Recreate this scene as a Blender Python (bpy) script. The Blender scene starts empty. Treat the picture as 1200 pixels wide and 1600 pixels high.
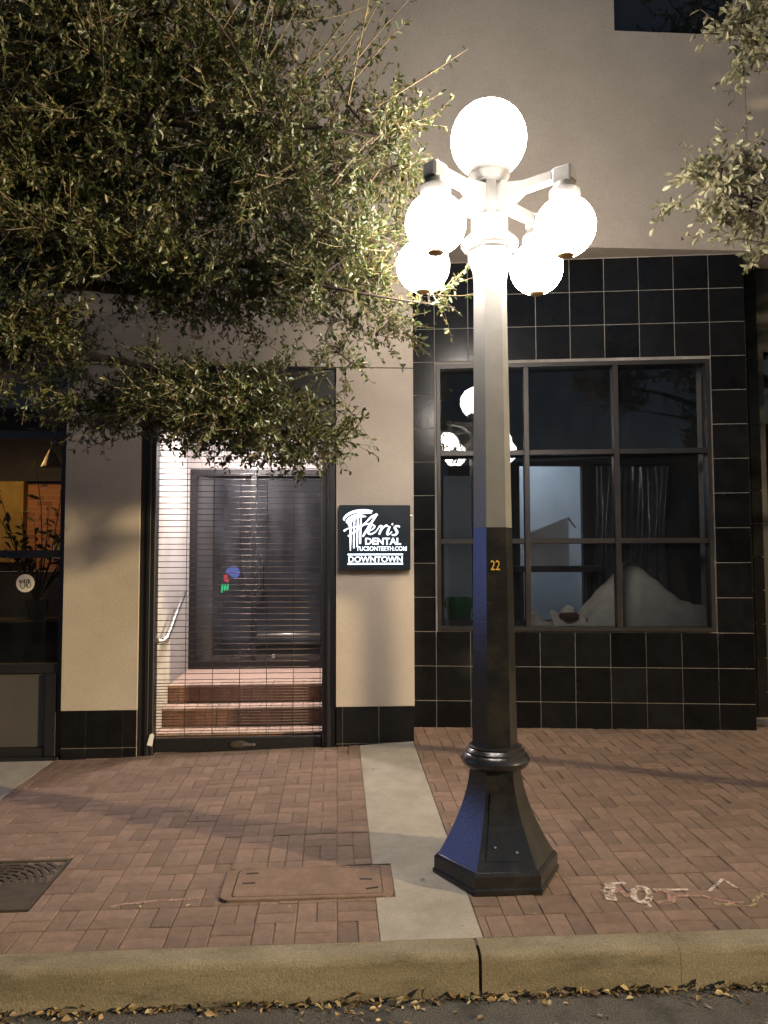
import bpy, math, random
import numpy as np
from mathutils import Vector, Matrix
random.seed(7)
rng = np.random.default_rng(7)
sc = bpy.context.scene
COL = sc.collection
R = math.radians

# ------------------------------------------------------------------ camera, sky, sun, exposure
cam = bpy.data.cameras.new('camera'); cam_o = bpy.data.objects.new('camera', cam); COL.objects.link(cam_o)
cam.sensor_fit = 'VERTICAL'; cam.sensor_height = 24.0; cam.lens = 24.0 * 1202 / 1600
cam.clip_start = 0.05; cam.clip_end = 500
yaw, pitch, roll = R(3.5), math.atan(68 / 1202), R(0.15)
fw = Vector((math.sin(yaw) * math.cos(pitch), math.cos(yaw) * math.cos(pitch), math.sin(pitch)))
rt = Vector((math.cos(yaw), -math.sin(yaw), 0)); up = rt.cross(fw)
r2 = rt * math.cos(roll) - up * math.sin(roll); u2 = rt * math.sin(roll) + up * math.cos(roll)
cam_o.matrix_world = Matrix(((r2.x, u2.x, -fw.x, 0), (r2.y, u2.y, -fw.y, 0), (r2.z, u2.z, -fw.z, 1.62), (0, 0, 0, 1)))
sc.camera = cam_o

SUN_AZ = (0.895, -0.446); SUN_EL = R(15)
wd = bpy.data.worlds.new('World'); sc.world = wd; wd.use_nodes = True
nt = wd.node_tree; bg = nt.nodes['Background']
sky = nt.nodes.new('ShaderNodeTexSky'); sky.sky_type = 'NISHITA'; sky.sun_disc = False
sky.sun_elevation = SUN_EL; sky.sun_rotation = math.atan2(SUN_AZ[0], SUN_AZ[1])
nt.links.new(sky.outputs[0], bg.inputs[0]); bg.inputs[1].default_value = 0.042
sl = bpy.data.lights.new('sun', 'SUN'); sl.energy = 2.35; sl.angle = R(1.1); sl.color = (1.0, 0.78, 0.45)
so = bpy.data.objects.new('sun', sl); COL.objects.link(so)
sdir = Vector((SUN_AZ[0] * math.cos(SUN_EL), SUN_AZ[1] * math.cos(SUN_EL), math.sin(SUN_EL)))
so.rotation_euler = sdir.to_track_quat('Z', 'Y').to_euler(); so.location = (8, -4, 6)
sc.view_settings.view_transform = 'Standard'; sc.view_settings.look = 'None'
sc.view_settings.gamma = 1.0; sc.view_settings.use_curve_mapping = False; sc.view_settings.exposure = 1.0
sc.cycles.use_denoising = True
sc.cycles.max_bounces = 7; sc.cycles.transparent_max_bounces = 12
sc.cycles.sample_clamp_indirect = 6.0; sc.cycles.caustics_reflective = False; sc.cycles.caustics_refractive = False
GLOBE_L = 41.0

# ------------------------------------------------------------------ materials
MATS = {}
def _n(t, typ, **kw):
    n = t.nodes.new(typ)
    for k, v in kw.items(): setattr(n, k, v)
    return n
def pbr(name, c1, c2=None, rough=0.6, scale=6.0, detail=6.0, bump=0.0, bscale=None, spec=0.5, metal=0.0, rnd=None, coat=0.0, c3=None, s3=1.2, lo=0.35, hi=0.65, stretch=None, bdist=0.004, grit=0.0, gscale=230.0):
    """base colour c1 mixed with c2 by noise, blotches of c3 by large noise, per-piece random brightness rnd, bump by fine noise"""
    m = bpy.data.materials.new(name); m.use_nodes = True; t = m.node_tree; b = t.nodes['Principled BSDF']; L = t.links.new
    b.inputs['Roughness'].default_value = rough; b.inputs['Metallic'].default_value = metal
    b.inputs['Specular IOR Level'].default_value = spec; b.inputs['Coat Weight'].default_value = coat
    tc = _n(t, 'ShaderNodeTexCoord'); src = tc.outputs['Object']
    if rnd is not None or stretch:
        mp = _n(t, 'ShaderNodeMapping'); L(src, mp.inputs['Vector']); src = mp.outputs[0]
        if stretch: mp.inputs['Scale'].default_value = stretch
        if rnd is not None:
            oi = _n(t, 'ShaderNodeObjectInfo'); sc3 = _n(t, 'ShaderNodeMath', operation='MULTIPLY'); L(oi.outputs['Random'], sc3.inputs[0]); sc3.inputs[1].default_value = 37.0
            L(sc3.outputs[0], mp.inputs['Location'])
    col = None
    if c2 is not None:
        nz = _n(t, 'ShaderNodeTexNoise'); nz.inputs['Scale'].default_value = scale; nz.inputs['Detail'].default_value = detail; nz.inputs['Roughness'].default_value = 0.65
        L(src, nz.inputs['Vector'])
        rp = _n(t, 'ShaderNodeMapRange'); rp.inputs[1].default_value = lo; rp.inputs[2].default_value = hi; L(nz.outputs[0], rp.inputs[0])
        mx = _n(t, 'ShaderNodeMix', data_type='RGBA'); mx.inputs[6].default_value = (*c1, 1); mx.inputs[7].default_value = (*c2, 1)
        L(rp.outputs[0], mx.inputs[0]); col = mx.outputs[2]
    if c3 is not None:
        nz = _n(t, 'ShaderNodeTexNoise'); nz.inputs['Scale'].default_value = s3; nz.inputs['Detail'].default_value = 7; nz.inputs['Roughness'].default_value = 0.7; L(src if stretch else tc.outputs['Object'], nz.inputs['Vector'])
        rp = _n(t, 'ShaderNodeMapRange'); rp.inputs[1].default_value = 0.5; rp.inputs[2].default_value = 0.72; L(nz.outputs[0], rp.inputs[0])
        mx = _n(t, 'ShaderNodeMix', data_type='RGBA')
        if col: L(col, mx.inputs[6])
        else: mx.inputs[6].default_value = (*c1, 1)
        mx.inputs[7].default_value = (*c3, 1); L(rp.outputs[0], mx.inputs[0]); col = mx.outputs[2]
    if rnd is not None:
        oi = _n(t, 'ShaderNodeObjectInfo'); ge = _n(t, 'ShaderNodeNewGeometry')
        ad = _n(t, 'ShaderNodeMath', operation='ADD'); L(oi.outputs['Random'], ad.inputs[0]); L(ge.outputs['Random Per Island'], ad.inputs[1])
        fr = _n(t, 'ShaderNodeMath', operation='FRACT'); L(ad.outputs[0], fr.inputs[0])
        rp = _n(t, 'ShaderNodeMapRange'); rp.inputs[3].default_value = 1 - rnd; rp.inputs[4].default_value = 1 + rnd; L(fr.outputs[0], rp.inputs[0])
        hs = _n(t, 'ShaderNodeHueSaturation'); L(rp.outputs[0], hs.inputs['Value'])
        if col: L(col, hs.inputs['Color'])
        else: hs.inputs['Color'].default_value = (*c1, 1)
        col = hs.outputs[0]
    if grit:      # sand grains and pinholes of the surface itself
        ng = _n(t, 'ShaderNodeTexNoise'); ng.inputs['Scale'].default_value = gscale; ng.inputs['Detail'].default_value = 2; ng.inputs['Roughness'].default_value = 0.8; L(tc.outputs['Object'], ng.inputs['Vector'])
        rp = _n(t, 'ShaderNodeMapRange'); rp.inputs[1].default_value = 0.3; rp.inputs[2].default_value = 0.7; rp.inputs[3].default_value = 1 - grit; rp.inputs[4].default_value = 1 + grit; L(ng.outputs[0], rp.inputs[0])
        hs = _n(t, 'ShaderNodeHueSaturation'); L(rp.outputs[0], hs.inputs['Value'])
        if col: L(col, hs.inputs['Color'])
        else: hs.inputs['Color'].default_value = (*c1, 1)
        col = hs.outputs[0]
    if col: L(col, b.inputs['Base Color'])
    else: b.inputs['Base Color'].default_value = (*c1, 1)
    if bump:
        nb = _n(t, 'ShaderNodeTexNoise'); nb.inputs['Scale'].default_value = bscale or scale * 6; nb.inputs['Detail'].default_value = 5
        L(tc.outputs['Object'], nb.inputs['Vector'])
        bp = _n(t, 'ShaderNodeBump'); bp.inputs['Strength'].default_value = bump; bp.inputs['Distance'].default_value = bdist
        L(nb.outputs[0], bp.inputs['Height']); L(bp.outputs[0], b.inputs['Normal'])
    MATS[name] = m
    return m
def emit(name, c, s):
    m = bpy.data.materials.new(name); m.use_nodes = True; t = m.node_tree; b = t.nodes['Principled BSDF']
    b.inputs['Base Color'].default_value = (*c, 1); b.inputs['Roughness'].default_value = 0.4
    b.inputs['Emission Color'].default_value = (*c, 1); b.inputs['Emission Strength'].default_value = s
    MATS[name] = m; return m
def glass(name, tint=(0.92, 0.95, 0.95), gain=1.0, rough=0.0, dust=0.0, dc=(0.46, 0.48, 0.55)):
    m = bpy.data.materials.new(name); m.use_nodes = True; t = m.node_tree; t.nodes.clear(); L = t.links.new
    o = _n(t, 'ShaderNodeOutputMaterial'); mx = _n(t, 'ShaderNodeMixShader'); tr = _n(t, 'ShaderNodeBsdfTransparent'); gl = _n(t, 'ShaderNodeBsdfGlossy')
    fr = _n(t, 'ShaderNodeFresnel'); fr.inputs[0].default_value = 1.5
    mu = _n(t, 'ShaderNodeMath', operation='MULTIPLY', use_clamp=True); mu.inputs[1].default_value = gain
    tr.inputs[0].default_value = (*tint, 1); gl.inputs['Roughness'].default_value = rough
    L(fr.outputs[0], mu.inputs[0]); L(mu.outputs[0], mx.inputs[0]); L(tr.outputs[0], mx.inputs[1]); L(gl.outputs[0], mx.inputs[2]); L(mx.outputs[0], o.inputs[0])
    if dust:      # dirty film whose pale tone also stands for haze and reflection
        df = _n(t, 'ShaderNodeBsdfDiffuse'); df.inputs[0].default_value = (*dc, 1); m2 = _n(t, 'ShaderNodeMixShader')
        tc = _n(t, 'ShaderNodeTexCoord'); mp = _n(t, 'ShaderNodeMapping'); mp.inputs['Scale'].default_value = (3, 3, 1.2); nz = _n(t, 'ShaderNodeTexNoise'); nz.inputs['Scale'].default_value = 2.5; nz.inputs['Detail'].default_value = 6
        L(tc.outputs['Object'], mp.inputs[0]); L(mp.outputs[0], nz.inputs['Vector']); rp = _n(t, 'ShaderNodeMapRange'); rp.inputs[1].default_value = 0.3; rp.inputs[2].default_value = 0.7; rp.inputs[3].default_value = dust * 0.5; rp.inputs[4].default_value = dust * 1.5
        L(nz.outputs[0], rp.inputs[0]); L(rp.outputs[0], m2.inputs[0]); L(mx.outputs[0], m2.inputs[1]); L(df.outputs[0], m2.inputs[2]); L(m2.outputs[0], o.inputs[0])
    MATS[name] = m; return m

pbr('stucco', (0.45, 0.39, 0.325), (0.41, 0.352, 0.292), 0.85, 3.0, bump=0.5, bscale=140, spec=0.2, c3=(0.375, 0.315, 0.26), s3=0.8, grit=0.13, gscale=130)
pbr('stucco_white', (0.40, 0.375, 0.36), (0.36, 0.335, 0.32), 0.8, 4.0, bump=0.2, bscale=120, spec=0.2)
pbr('black_tile', (0.006, 0.0062, 0.0068), (0.010, 0.010, 0.0105), 0.2, 9.0, bump=0.10, bscale=25, rnd=0.35, spec=0.22)
pbr('grout', (0.33, 0.30, 0.26), (0.19, 0.17, 0.15), 0.9, 5.0)
pbr('dark_metal', (0.007, 0.0065, 0.0075), (0.011, 0.010, 0.011), 0.5, 8.0)
pbr('bronze_frame', (0.038, 0.033, 0.032), (0.030, 0.027, 0.026), 0.42, 12.0, metal=0.35)
pbr('lamp_silver', (0.166, 0.162, 0.155), (0.142, 0.139, 0.133), 0.42, 14.0, bump=0.15, bscale=90, spec=0.5)
pbr('lamp_black', (0.010, 0.010, 0.011), (0.018, 0.017, 0.016), 0.26, 10.0, bump=0.22, bscale=60, spec=0.6, c3=(0.03, 0.027, 0.022), s3=6)
pbr('paver', (0.212, 0.142, 0.107), (0.162, 0.108, 0.082), 0.82, 26.0, bump=0.5, bscale=170, spec=0.25, rnd=0.16, c3=(0.125, 0.092, 0.075), s3=2.6, grit=0.34, gscale=210)
pbr('paver_bed', (0.16, 0.115, 0.085), (0.22, 0.165, 0.125), 0.95, 30.0, spec=0.1)
pbr('concrete', (0.34, 0.305, 0.25), (0.28, 0.25, 0.205), 0.85, 8.0, bump=0.4, bscale=160, spec=0.25, c3=(0.24, 0.21, 0.17), s3=2.2, grit=0.22, gscale=220)
pbr('kerb_concrete', (0.25, 0.212, 0.148), (0.18, 0.15, 0.098), 0.88, 5.0, bump=0.5, bscale=120, spec=0.2, c3=(0.085, 0.076, 0.05), s3=3.2, grit=0.34, gscale=170, stretch=(0.5, 1, 2.2))
pbr('asphalt', (0.07, 0.065, 0.06), (0.17, 0.155, 0.135), 0.85, 160.0, detail=3, bump=0.9, bscale=220, spec=0.3, c3=(0.035, 0.033, 0.032), s3=5, lo=0.40, hi=0.75, bdist=0.008, grit=0.5, gscale=150)
pbr('cover_concrete', (0.215, 0.145, 0.105), (0.165, 0.11, 0.082), 0.85, 14.0, grit=0.3, gscale=200, bump=0.4, bscale=150, spec=0.2, c3=(0.15, 0.10, 0.07), s3=5)
pbr('cast_iron', (0.05, 0.042, 0.036), (0.085, 0.065, 0.05), 0.55, 20.0, bump=0.5, bscale=90, metal=0.4)
pbr('iron_void', (0.004, 0.004, 0.004), rough=0.9)
pbr('bark', (0.055, 0.042, 0.032), (0.028, 0.022, 0.018), 0.9, 14.0, bump=0.8, bscale=40, spec=0.2, stretch=(1, 1, 0.3))
pbr('shoot_bark', (0.20, 0.15, 0.085), (0.12, 0.09, 0.055), 0.8, 30.0, spec=0.2)
pbr('step_top', (0.48, 0.345, 0.28), (0.41, 0.285, 0.225), 0.7, 20.0, rnd=0.1, spec=0.3)
pbr('step_brick', (0.22, 0.115, 0.08), (0.15, 0.08, 0.055), 0.8, 22.0, rnd=0.25, bump=0.3, bscale=150, spec=0.3)
pbr('steel', (0.55, 0.54, 0.53), (0.45, 0.44, 0.43), 0.3, 20.0, metal=1.0)
pbr('rod_steel', (0.10, 0.075, 0.062), (0.07, 0.055, 0.048), 0.4, 40.0, metal=0.6)
pbr('panel_grey', (0.07, 0.062, 0.053), (0.058, 0.051, 0.044), 0.6, 6.0)
pbr('white_card', (0.75, 0.74, 0.70), rough=0.6)
pbr('sign_black', (0.012, 0.018, 0.026), (0.018, 0.026, 0.034), 0.3, 6.0)
pbr('paint_yellow', (0.72, 0.46, 0.06), (0.55, 0.34, 0.05), 0.5, 60.0)
pbr('sticker', (0.72, 0.64, 0.52), rough=0.5)
pbr('ink', (0.03, 0.025, 0.02), rough=0.6)
pbr('shop_yellow', (0.52, 0.36, 0.09), (0.36, 0.24, 0.06), 0.7, 4.0)
pbr('interior_dark', (0.05, 0.047, 0.045), (0.035, 0.033, 0.032), 0.8, 3.0)
pbr('interior_wall', (0.22, 0.21, 0.20), (0.18, 0.17, 0.165), 0.8, 3.0)
pbr('interior_white', (0.70, 0.72, 0.74), (0.60, 0.62, 0.64), 0.8, 2.0)
pbr('hall_paint', (0.17, 0.175, 0.20), (0.13, 0.135, 0.155), 0.7, 3.0)
pbr('cap_bronze', (0.55, 0.36, 0.18), (0.45, 0.28, 0.12), 0.5, 20.0)
pbr('drop_cloth', (0.58, 0.53, 0.45), (0.48, 0.44, 0.37), 0.9, 9.0, bump=0.4, bscale=26, spec=0.1, bdist=0.02)
pbr('plastic_sheet', (0.11, 0.115, 0.13), (0.06, 0.065, 0.075), 0.22, 6.0, stretch=(6, 1, 1))
pbr('cardboard', (0.35, 0.27, 0.18), (0.28, 0.21, 0.14), 0.8, 9.0)
pbr('bin_green', (0.008, 0.09, 0.03), rough=0.45)
pbr('red_cloth', (0.07, 0.02, 0.016), rough=0.8)
pbr('soil', (0.05, 0.04, 0.03), (0.09, 0.07, 0.05), 0.95, 12.0)
glass('shop_glass', (0.60, 0.62, 0.65), 1.0, 0.0, 0.010)
glass('door_glass', (0.72, 0.74, 0.80), 2.0, 0.02, 0.05)
emit('globe_glow', (1.0, 0.90, 0.80), GLOBE_L)
emit('sign_glow', (0.78, 0.88, 1.0), 0.95)
emit('vestibule_glow', (1.0, 0.89, 0.86), 380.0)
emit('shop_glow', (1.0, 0.60, 0.22), 170.0)
emit('back_room_glow', (0.74, 0.88, 1.0), 75.0)
emit('blue_glow', (0.26, 0.36, 1.0), 2.9)
emit('figure_blue', (0.16, 0.22, 0.8), 0.22); emit('figure_red', (0.9, 0.05, 0.08), 0.35); emit('figure_green', (0.02, 0.85, 0.3), 0.45)

def leaf_mat(name, cols, trans=0.22):
    m = bpy.data.materials.new(name); m.use_nodes = True; t = m.node_tree; b = t.nodes['Principled BSDF']; L = t.links.new
    ge = _n(t, 'ShaderNodeNewGeometry'); cr = _n(t, 'ShaderNodeValToRGB'); L(ge.outputs['Random Per Island'], cr.inputs[0])
    el = cr.color_ramp.elements
    el[0].position = 0; el[0].color = (*cols[0], 1); el[1].position = 1; el[1].color = (*cols[-1], 1)
    for i, c in enumerate(cols[1:-1]):
        e = el.new((i + 1) / (len(cols) - 1)); e.color = (*c, 1)
    L(cr.outputs[0], b.inputs['Base Color']); b.inputs['Roughness'].default_value = 0.42; b.inputs['Specular IOR Level'].default_value = 0.5
    tl = _n(t, 'ShaderNodeBsdfTranslucent'); mx = _n(t, 'ShaderNodeMixShader'); mx.inputs[0].default_value = trans
    hs = _n(t, 'ShaderNodeHueSaturation'); hs.inputs['Value'].default_value = 1.6; L(cr.outputs[0], hs.inputs['Color']); L(hs.outputs[0], tl.inputs[0])
    o = t.nodes['Material Output']; L(b.outputs[0], mx.inputs[1]); L(tl.outputs[0], mx.inputs[2]); L(mx.outputs[0], o.inputs[0])
    MATS[name] = m
leaf_mat('oak_leaf', [(0.026, 0.038, 0.009), (0.035, 0.050, 0.012), (0.046, 0.060, 0.015), (0.066, 0.077, 0.021), (0.115, 0.11, 0.035), (0.030, 0.043, 0.010), (0.12, 0.09, 0.03)], 0.14)
leaf_mat('lamplit_leaf', [(0.15, 0.15, 0.075), (0.22, 0.21, 0.12), (0.26, 0.24, 0.15), (0.12, 0.13, 0.06), (0.30, 0.26, 0.16)])  # paleness is lamplight on the leaves, put into their colour
leaf_mat('dry_leaf', [(0.40, 0.30, 0.12), (0.28, 0.18, 0.08), (0.14, 0.085, 0.045), (0.48, 0.38, 0.18), (0.08, 0.055, 0.04), (0.42, 0.29, 0.14)], 0.05)

# ------------------------------------------------------------------ mesh helpers
class MB:
    def __init__(s): s.v = []; s.f = []; s.smooth = False
    def add(s, vs, fs):
        o = len(s.v); s.v += [tuple(p) for p in vs]; s.f += [tuple(i + o for i in f) for f in fs]; return s
    def box(s, x0, x1, y0, y1, z0, z1):
        return s.add([(x0, y0, z0), (x1, y0, z0), (x1, y1, z0), (x0, y1, z0), (x0, y0, z1), (x1, y0, z1), (x1, y1, z1), (x0, y1, z1)],
                     [(0, 3, 2, 1), (4, 5, 6, 7), (0, 1, 5, 4), (1, 2, 6, 5), (2, 3, 7, 6), (3, 0, 4, 7)])
    def bbox(s, x0, x1, y0, y1, z0, z1, b=0.006):
        """box whose twelve edges are chamfered"""
        P = []
        for dx, dy, dz in ((0, 1, 1), (1, 0, 1), (1, 1, 0)):
            for z in (z0 + b * (1 - dz) * 0, z1): pass
        vs, idx = [], {}
        for ix, X, sx in ((0, x0, 1), (1, x1, -1)):
            for iy, Y, sy in ((0, y0, 1), (1, y1, -1)):
                for iz, Z, sz in ((0, z0, 1), (1, z1, -1)):
                    idx[(ix, iy, iz, 'x')] = len(vs); vs.append((X, Y + sy * b, Z + sz * b))
                    idx[(ix, iy, iz, 'y')] = len(vs); vs.append((X + sx * b, Y, Z + sz * b))
                    idx[(ix, iy, iz, 'z')] = len(vs); vs.append((X + sx * b, Y + sy * b, Z))
        fs = []
        for i in (0, 1):
            fs.append([idx[(i, a, c, 'x')] for a, c in ((0, 0), (1, 0), (1, 1), (0, 1))][::(1 if i else -1)])
            fs.append([idx[(a, i, c, 'y')] for a, c in ((0, 0), (0, 1), (1, 1), (1, 0))][::(1 if i else -1)])
            fs.append([idx[(a, c, i, 'z')] for a, c in ((0, 0), (1, 0), (1, 1), (0, 1))][::(1 if i else -1)])
        for a in (0, 1):
            for c in (0, 1):
                fs.append([idx[(0, a, c, 'y')], idx[(1, a, c, 'y')], idx[(1, a, c, 'z')], idx[(0, a, c, 'z')]])
                fs.append([idx[(a, 0, c, 'x')], idx[(a, 1, c, 'x')], idx[(a, 1, c, 'z')], idx[(a, 0, c, 'z')]])
                fs.append([idx[(a, c, 0, 'x')], idx[(a, c, 1, 'x')], idx[(a, c, 1, 'y')], idx[(a, c, 0, 'y')]])
                for e in (0, 1): fs.append([idx[(a, c, e, k)] for k in 'xyz'])
        return s.add(vs, fs)
    def tube(s, pts, rad, n=6, cap=True):
        pts = [Vector(p) for p in pts]; k = len(pts); rad = rad if hasattr(rad, '__len__') else [rad] * k
        vs = []; ref = Vector((0.31, 0.52, 0.79))
        for i, p in enumerate(pts):
            d = (pts[min(i + 1, k - 1)] - pts[max(i - 1, 0)]).normalized()
            a = d.cross(ref)
            if a.length < 0.1: a = d.cross(Vector((1, 0, 0)))
            a.normalize(); b = d.cross(a)
            for j in range(n):
                t = 2 * math.pi * j / n; vs.append(p + (a * math.cos(t) + b * math.sin(t)) * rad[i])
        fs = [(i * n + j, i * n + (j + 1) % n, (i + 1) * n + (j + 1) % n, (i + 1) * n + j) for i in range(k - 1) for j in range(n)]
        if cap: fs += [tuple(range(n - 1, -1, -1)), tuple(range((k - 1) * n, k * n))]
        return s.add(vs, fs)
    def lathe(s, prof, c, n=32, a0=0.0, caps=True):
        """prof: list of (radius, z); c: axis (x, y)"""
        vs = [(c[0] + r * math.cos(a0 + 2 * math.pi * j / n), c[1] + r * math.sin(a0 + 2 * math.pi * j / n), z) for r, z in prof for j in range(n)]
        k = len(prof)
        fs = [(i * n + j, i * n + (j + 1) % n, (i + 1) * n + (j + 1) % n, (i + 1) * n + j) for i in range(k - 1) for j in range(n)]
        if caps: fs += [tuple(range(n - 1, -1, -1)), tuple(range((k - 1) * n, k * n))]
        return s.add(vs, fs)
    def cells(s, xs, zs, skip, y0, y1):
        """a wall of thickness y0..y1 made of grid cells, skipping some"""
        nx, nz = len(xs) - 1, len(zs) - 1
        on = lambda i, j: 0 <= i < nx and 0 <= j < nz and not skip(0.5 * (xs[i] + xs[i + 1]), 0.5 * (zs[j] + zs[j + 1]))
        vid = {}
        def v(i, j, k):
            if (i, j, k) not in vid: vid[(i, j, k)] = len(s.v); s.v.append((xs[i], (y0, y1)[k], zs[j]))
            return vid[(i, j, k)]
        for i in range(nx):
            for j in range(nz):
                if not on(i, j): continue
                s.f.append((v(i, j, 0), v(i + 1, j, 0), v(i + 1, j + 1, 0), v(i, j + 1, 0)))
                s.f.append((v(i, j, 1), v(i, j + 1, 1), v(i + 1, j + 1, 1), v(i + 1, j, 1)))
                if not on(i - 1, j): s.f.append((v(i, j, 0), v(i, j + 1, 0), v(i, j + 1, 1), v(i, j, 1)))
                if not on(i + 1, j): s.f.append((v(i + 1, j, 0), v(i + 1, j, 1), v(i + 1, j + 1, 1), v(i + 1, j + 1, 0)))
                if not on(i, j - 1): s.f.append((v(i, j, 0), v(i, j, 1), v(i + 1, j, 1), v(i + 1, j, 0)))
                if not on(i, j + 1): s.f.append((v(i, j + 1, 0), v(i + 1, j + 1, 0), v(i + 1, j + 1, 1), v(i, j + 1, 1)))
        return s
    def ribbon(s, pts, w, fr, th=0.004):
        """flat stroke of width w along pts (2-D), mapped by fr(u, v, h) into space, raised by th"""
        k = len(pts); w = w if hasattr(w, '__len__') else [w] * k; lo = []; 
        for i in range(k):
            a, b = pts[max(i - 1, 0)], pts[min(i + 1, k - 1)]
            d = Vector((b[0] - a[0], b[1] - a[1])); d = d.normalized() if d.length else Vector((1, 0)); n = Vector((-d.y, d.x)) * w[i] / 2
            lo.append(((pts[i][0] + n.x, pts[i][1] + n.y), (pts[i][0] - n.x, pts[i][1] - n.y)))
        vs = [fr(*p, h) for a, b in lo for p in (a, b) for h in (0, th)]
        fs = []
        for i in range(k - 1):
            o, q = i * 4, i * 4 + 4
            fs += [(o + 1, o + 3, q + 3, q + 1), (o, o + 1, q + 1, q), (o + 2, q + 2, q + 3, o + 3), (o, q, q + 2, o + 2)]
        fs += [(0, 2, 3, 1), ((k - 1) * 4, (k - 1) * 4 + 1, (k - 1) * 4 + 3, (k - 1) * 4 + 2)]
        return s.add(vs, fs)
    def mesh(s, name='mesh', smooth=False):
        m = bpy.data.meshes.new(name); m.from_pydata(s.v, [], s.f); m.update()
        if smooth: m.polygons.foreach_set('use_smooth', [True] * len(m.polygons))
        return m

def put(name, mb, mat, parent=None, smooth=False, flip=False):
    me = mb.mesh(name, smooth) if isinstance(mb, MB) else mb
    if mat and not me.materials: me.materials.append(MATS[mat])
    o = bpy.data.objects.new(name, me); COL.objects.link(o)
    if parent is not None: attach(o, parent)
    return o
ORIGIN = {}
def attach(o, parent):
    o.parent = parent
    o.matrix_parent_inverse = Matrix.Translation(-parent.location) if parent.type == 'EMPTY' else Matrix.Identity(4)
def smooth_by_angle(o, deg=35):
    me = o.data; me.polygons.foreach_set('use_smooth', [True] * len(me.polygons))
    try: me.set_sharp_from_angle(angle=R(deg))
    except Exception: pass
    return o
def tag(o, label=None, cat=None, group=None, kind=None):
    for k, v in (('label', label), ('category', cat), ('group', group), ('kind', kind)):
        if v: o[k] = v
    return o
def thing(name, label, cat, loc, group=None):
    o = bpy.data.objects.new(name, None); COL.objects.link(o); o.location = loc; o.empty_display_size = 0.1
    return tag(o, label, cat, group)
def text_mb(body, size, fr, bold=0.0, th=0.003, sx=1.0, space=1.0):
    """text as a mesh: fr(u, v, h) maps it into space; origin bottom-left"""
    cu = bpy.data.curves.new('lettering', 'FONT'); cu.body = body; cu.size = size; cu.offset = bold; cu.extrude = th / 2; cu.resolution_u = 3; cu.space_character = space
    ob = bpy.data.objects.new('lettering', cu); COL.objects.link(ob)
    dg = bpy.context.evaluated_depsgraph_get(); me = bpy.data.meshes.new_from_object(ob.evaluated_get(dg))
    bpy.data.objects.remove(ob); mb = MB()
    vs = [fr(v.co.x * sx, v.co.y, v.co.z + th / 2) for v in me.vertices]
    mb.add(vs, [tuple(p.vertices) for p in me.polygons]); w = max((v.co.x for v in me.vertices), default=0) * sx
    bpy.data.meshes.remove(me); return mb, w
def arc(cx, cy, rx, ry, a0, a1, n=14):
    return [(cx + rx * math.cos(R(a0 + (a1 - a0) * i / n)), cy + ry * math.sin(R(a0 + (a1 - a0) * i / n))) for i in range(n + 1)]
def spline(P, n=6):
    out = []
    for i in range(len(P) - 1):
        p0, p1, p2, p3 = P[max(i - 1, 0)], P[i], P[i + 1], P[min(i + 2, len(P) - 1)]
        for k in range(n):
            t = k / n
            out.append(tuple(0.5 * ((2 * b) + (c - a) * t + (2 * a - 5 * b + 4 * c - d) * t * t + (-a + 3 * b - 3 * c + d) * t ** 3) for a, b, c, d in zip(p0, p1, p2, p3)))
    return out + [tuple(P[-1])]

# ------------------------------------------------------------------ ground
def rise(x): return float(np.interp(x, [-2.2, 0.0, 0.6, 4.0], [0.0, 0.066, 0.10, 0.135]))
def gz(x, y): return 0.15 + rise(x) * max(y - 3.0, 0) / 2.75
def sheet(x0, x1, y0, y1, nx, ny, dz=0.0, drop=0.0):
    mb = MB(); xs = np.linspace(x0, x1, nx + 1); ys = np.linspace(y0, y1, ny + 1)
    vs = [(x, y, gz(x, y) + dz) for y in ys for x in xs]
    fs = [(j * (nx + 1) + i, j * (nx + 1) + i + 1, (j + 1) * (nx + 1) + i + 1, (j + 1) * (nx + 1) + i) for j in range(ny) for i in range(nx)]
    return mb.add(vs, fs)
road = put('road', MB().add([(-60, -60, 0), (60, -60, 0), (60, 2.95, 0), (-60, 2.95, 0)], [(0, 1, 2, 3)]), 'asphalt')
tag(road, 'dark asphalt road surface below the kerb', None, kind='structure')
bed = put('ground', sheet(-14, 12, 2.98, 12.0, 80, 30, -0.007), 'paver_bed'); tag(bed, 'sandy bed beneath the paving', kind='structure')
kerb = thing('kerb', 'long pale concrete kerb along the road edge', None, (0, 2.95, 0)); kerb['kind'] = 'structure'
def kerb_piece(x0, x1):
    prof = [(2.895, -0.02), (2.900, 0.122), (2.906, 0.138), (2.918, 0.147), (2.935, 0.150), (3.016, 0.151), (3.016, -0.02)]
    n = max(2, int((x1 - x0) / 0.07)); mb = MB(); k = len(prof)
    for i in range(n + 1):
        x = x0 + (x1 - x0) * i / n; j = 0.0016 * math.sin(x * 9.1) + 0.0012 * math.sin(x * 23.7 + 1)
        mb.v += [(x, y + (j if a < 5 else 0), z + (j * 0.6 if 0 < a < 5 else 0)) for a, (y, z) in enumerate(prof)]
    mb.f += [(i * k + a, (i + 1) * k + a, (i + 1) * k + a + 1, i * k + a + 1) for i in range(n) for a in range(k - 1)]
    mb.f += [tuple(range(k)), tuple(range(n * k + k - 1, n * k - 1, -1))]
    return smooth_by_angle(put('kerb_stone', mb, 'kerb_concrete', kerb), 60)
for a, b in ((-8, -3.4), (-3.395, 0.523), (0.535, 1.286), (1.2875, 4.2), (4.21, 9)): kerb_piece(a, b)

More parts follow.
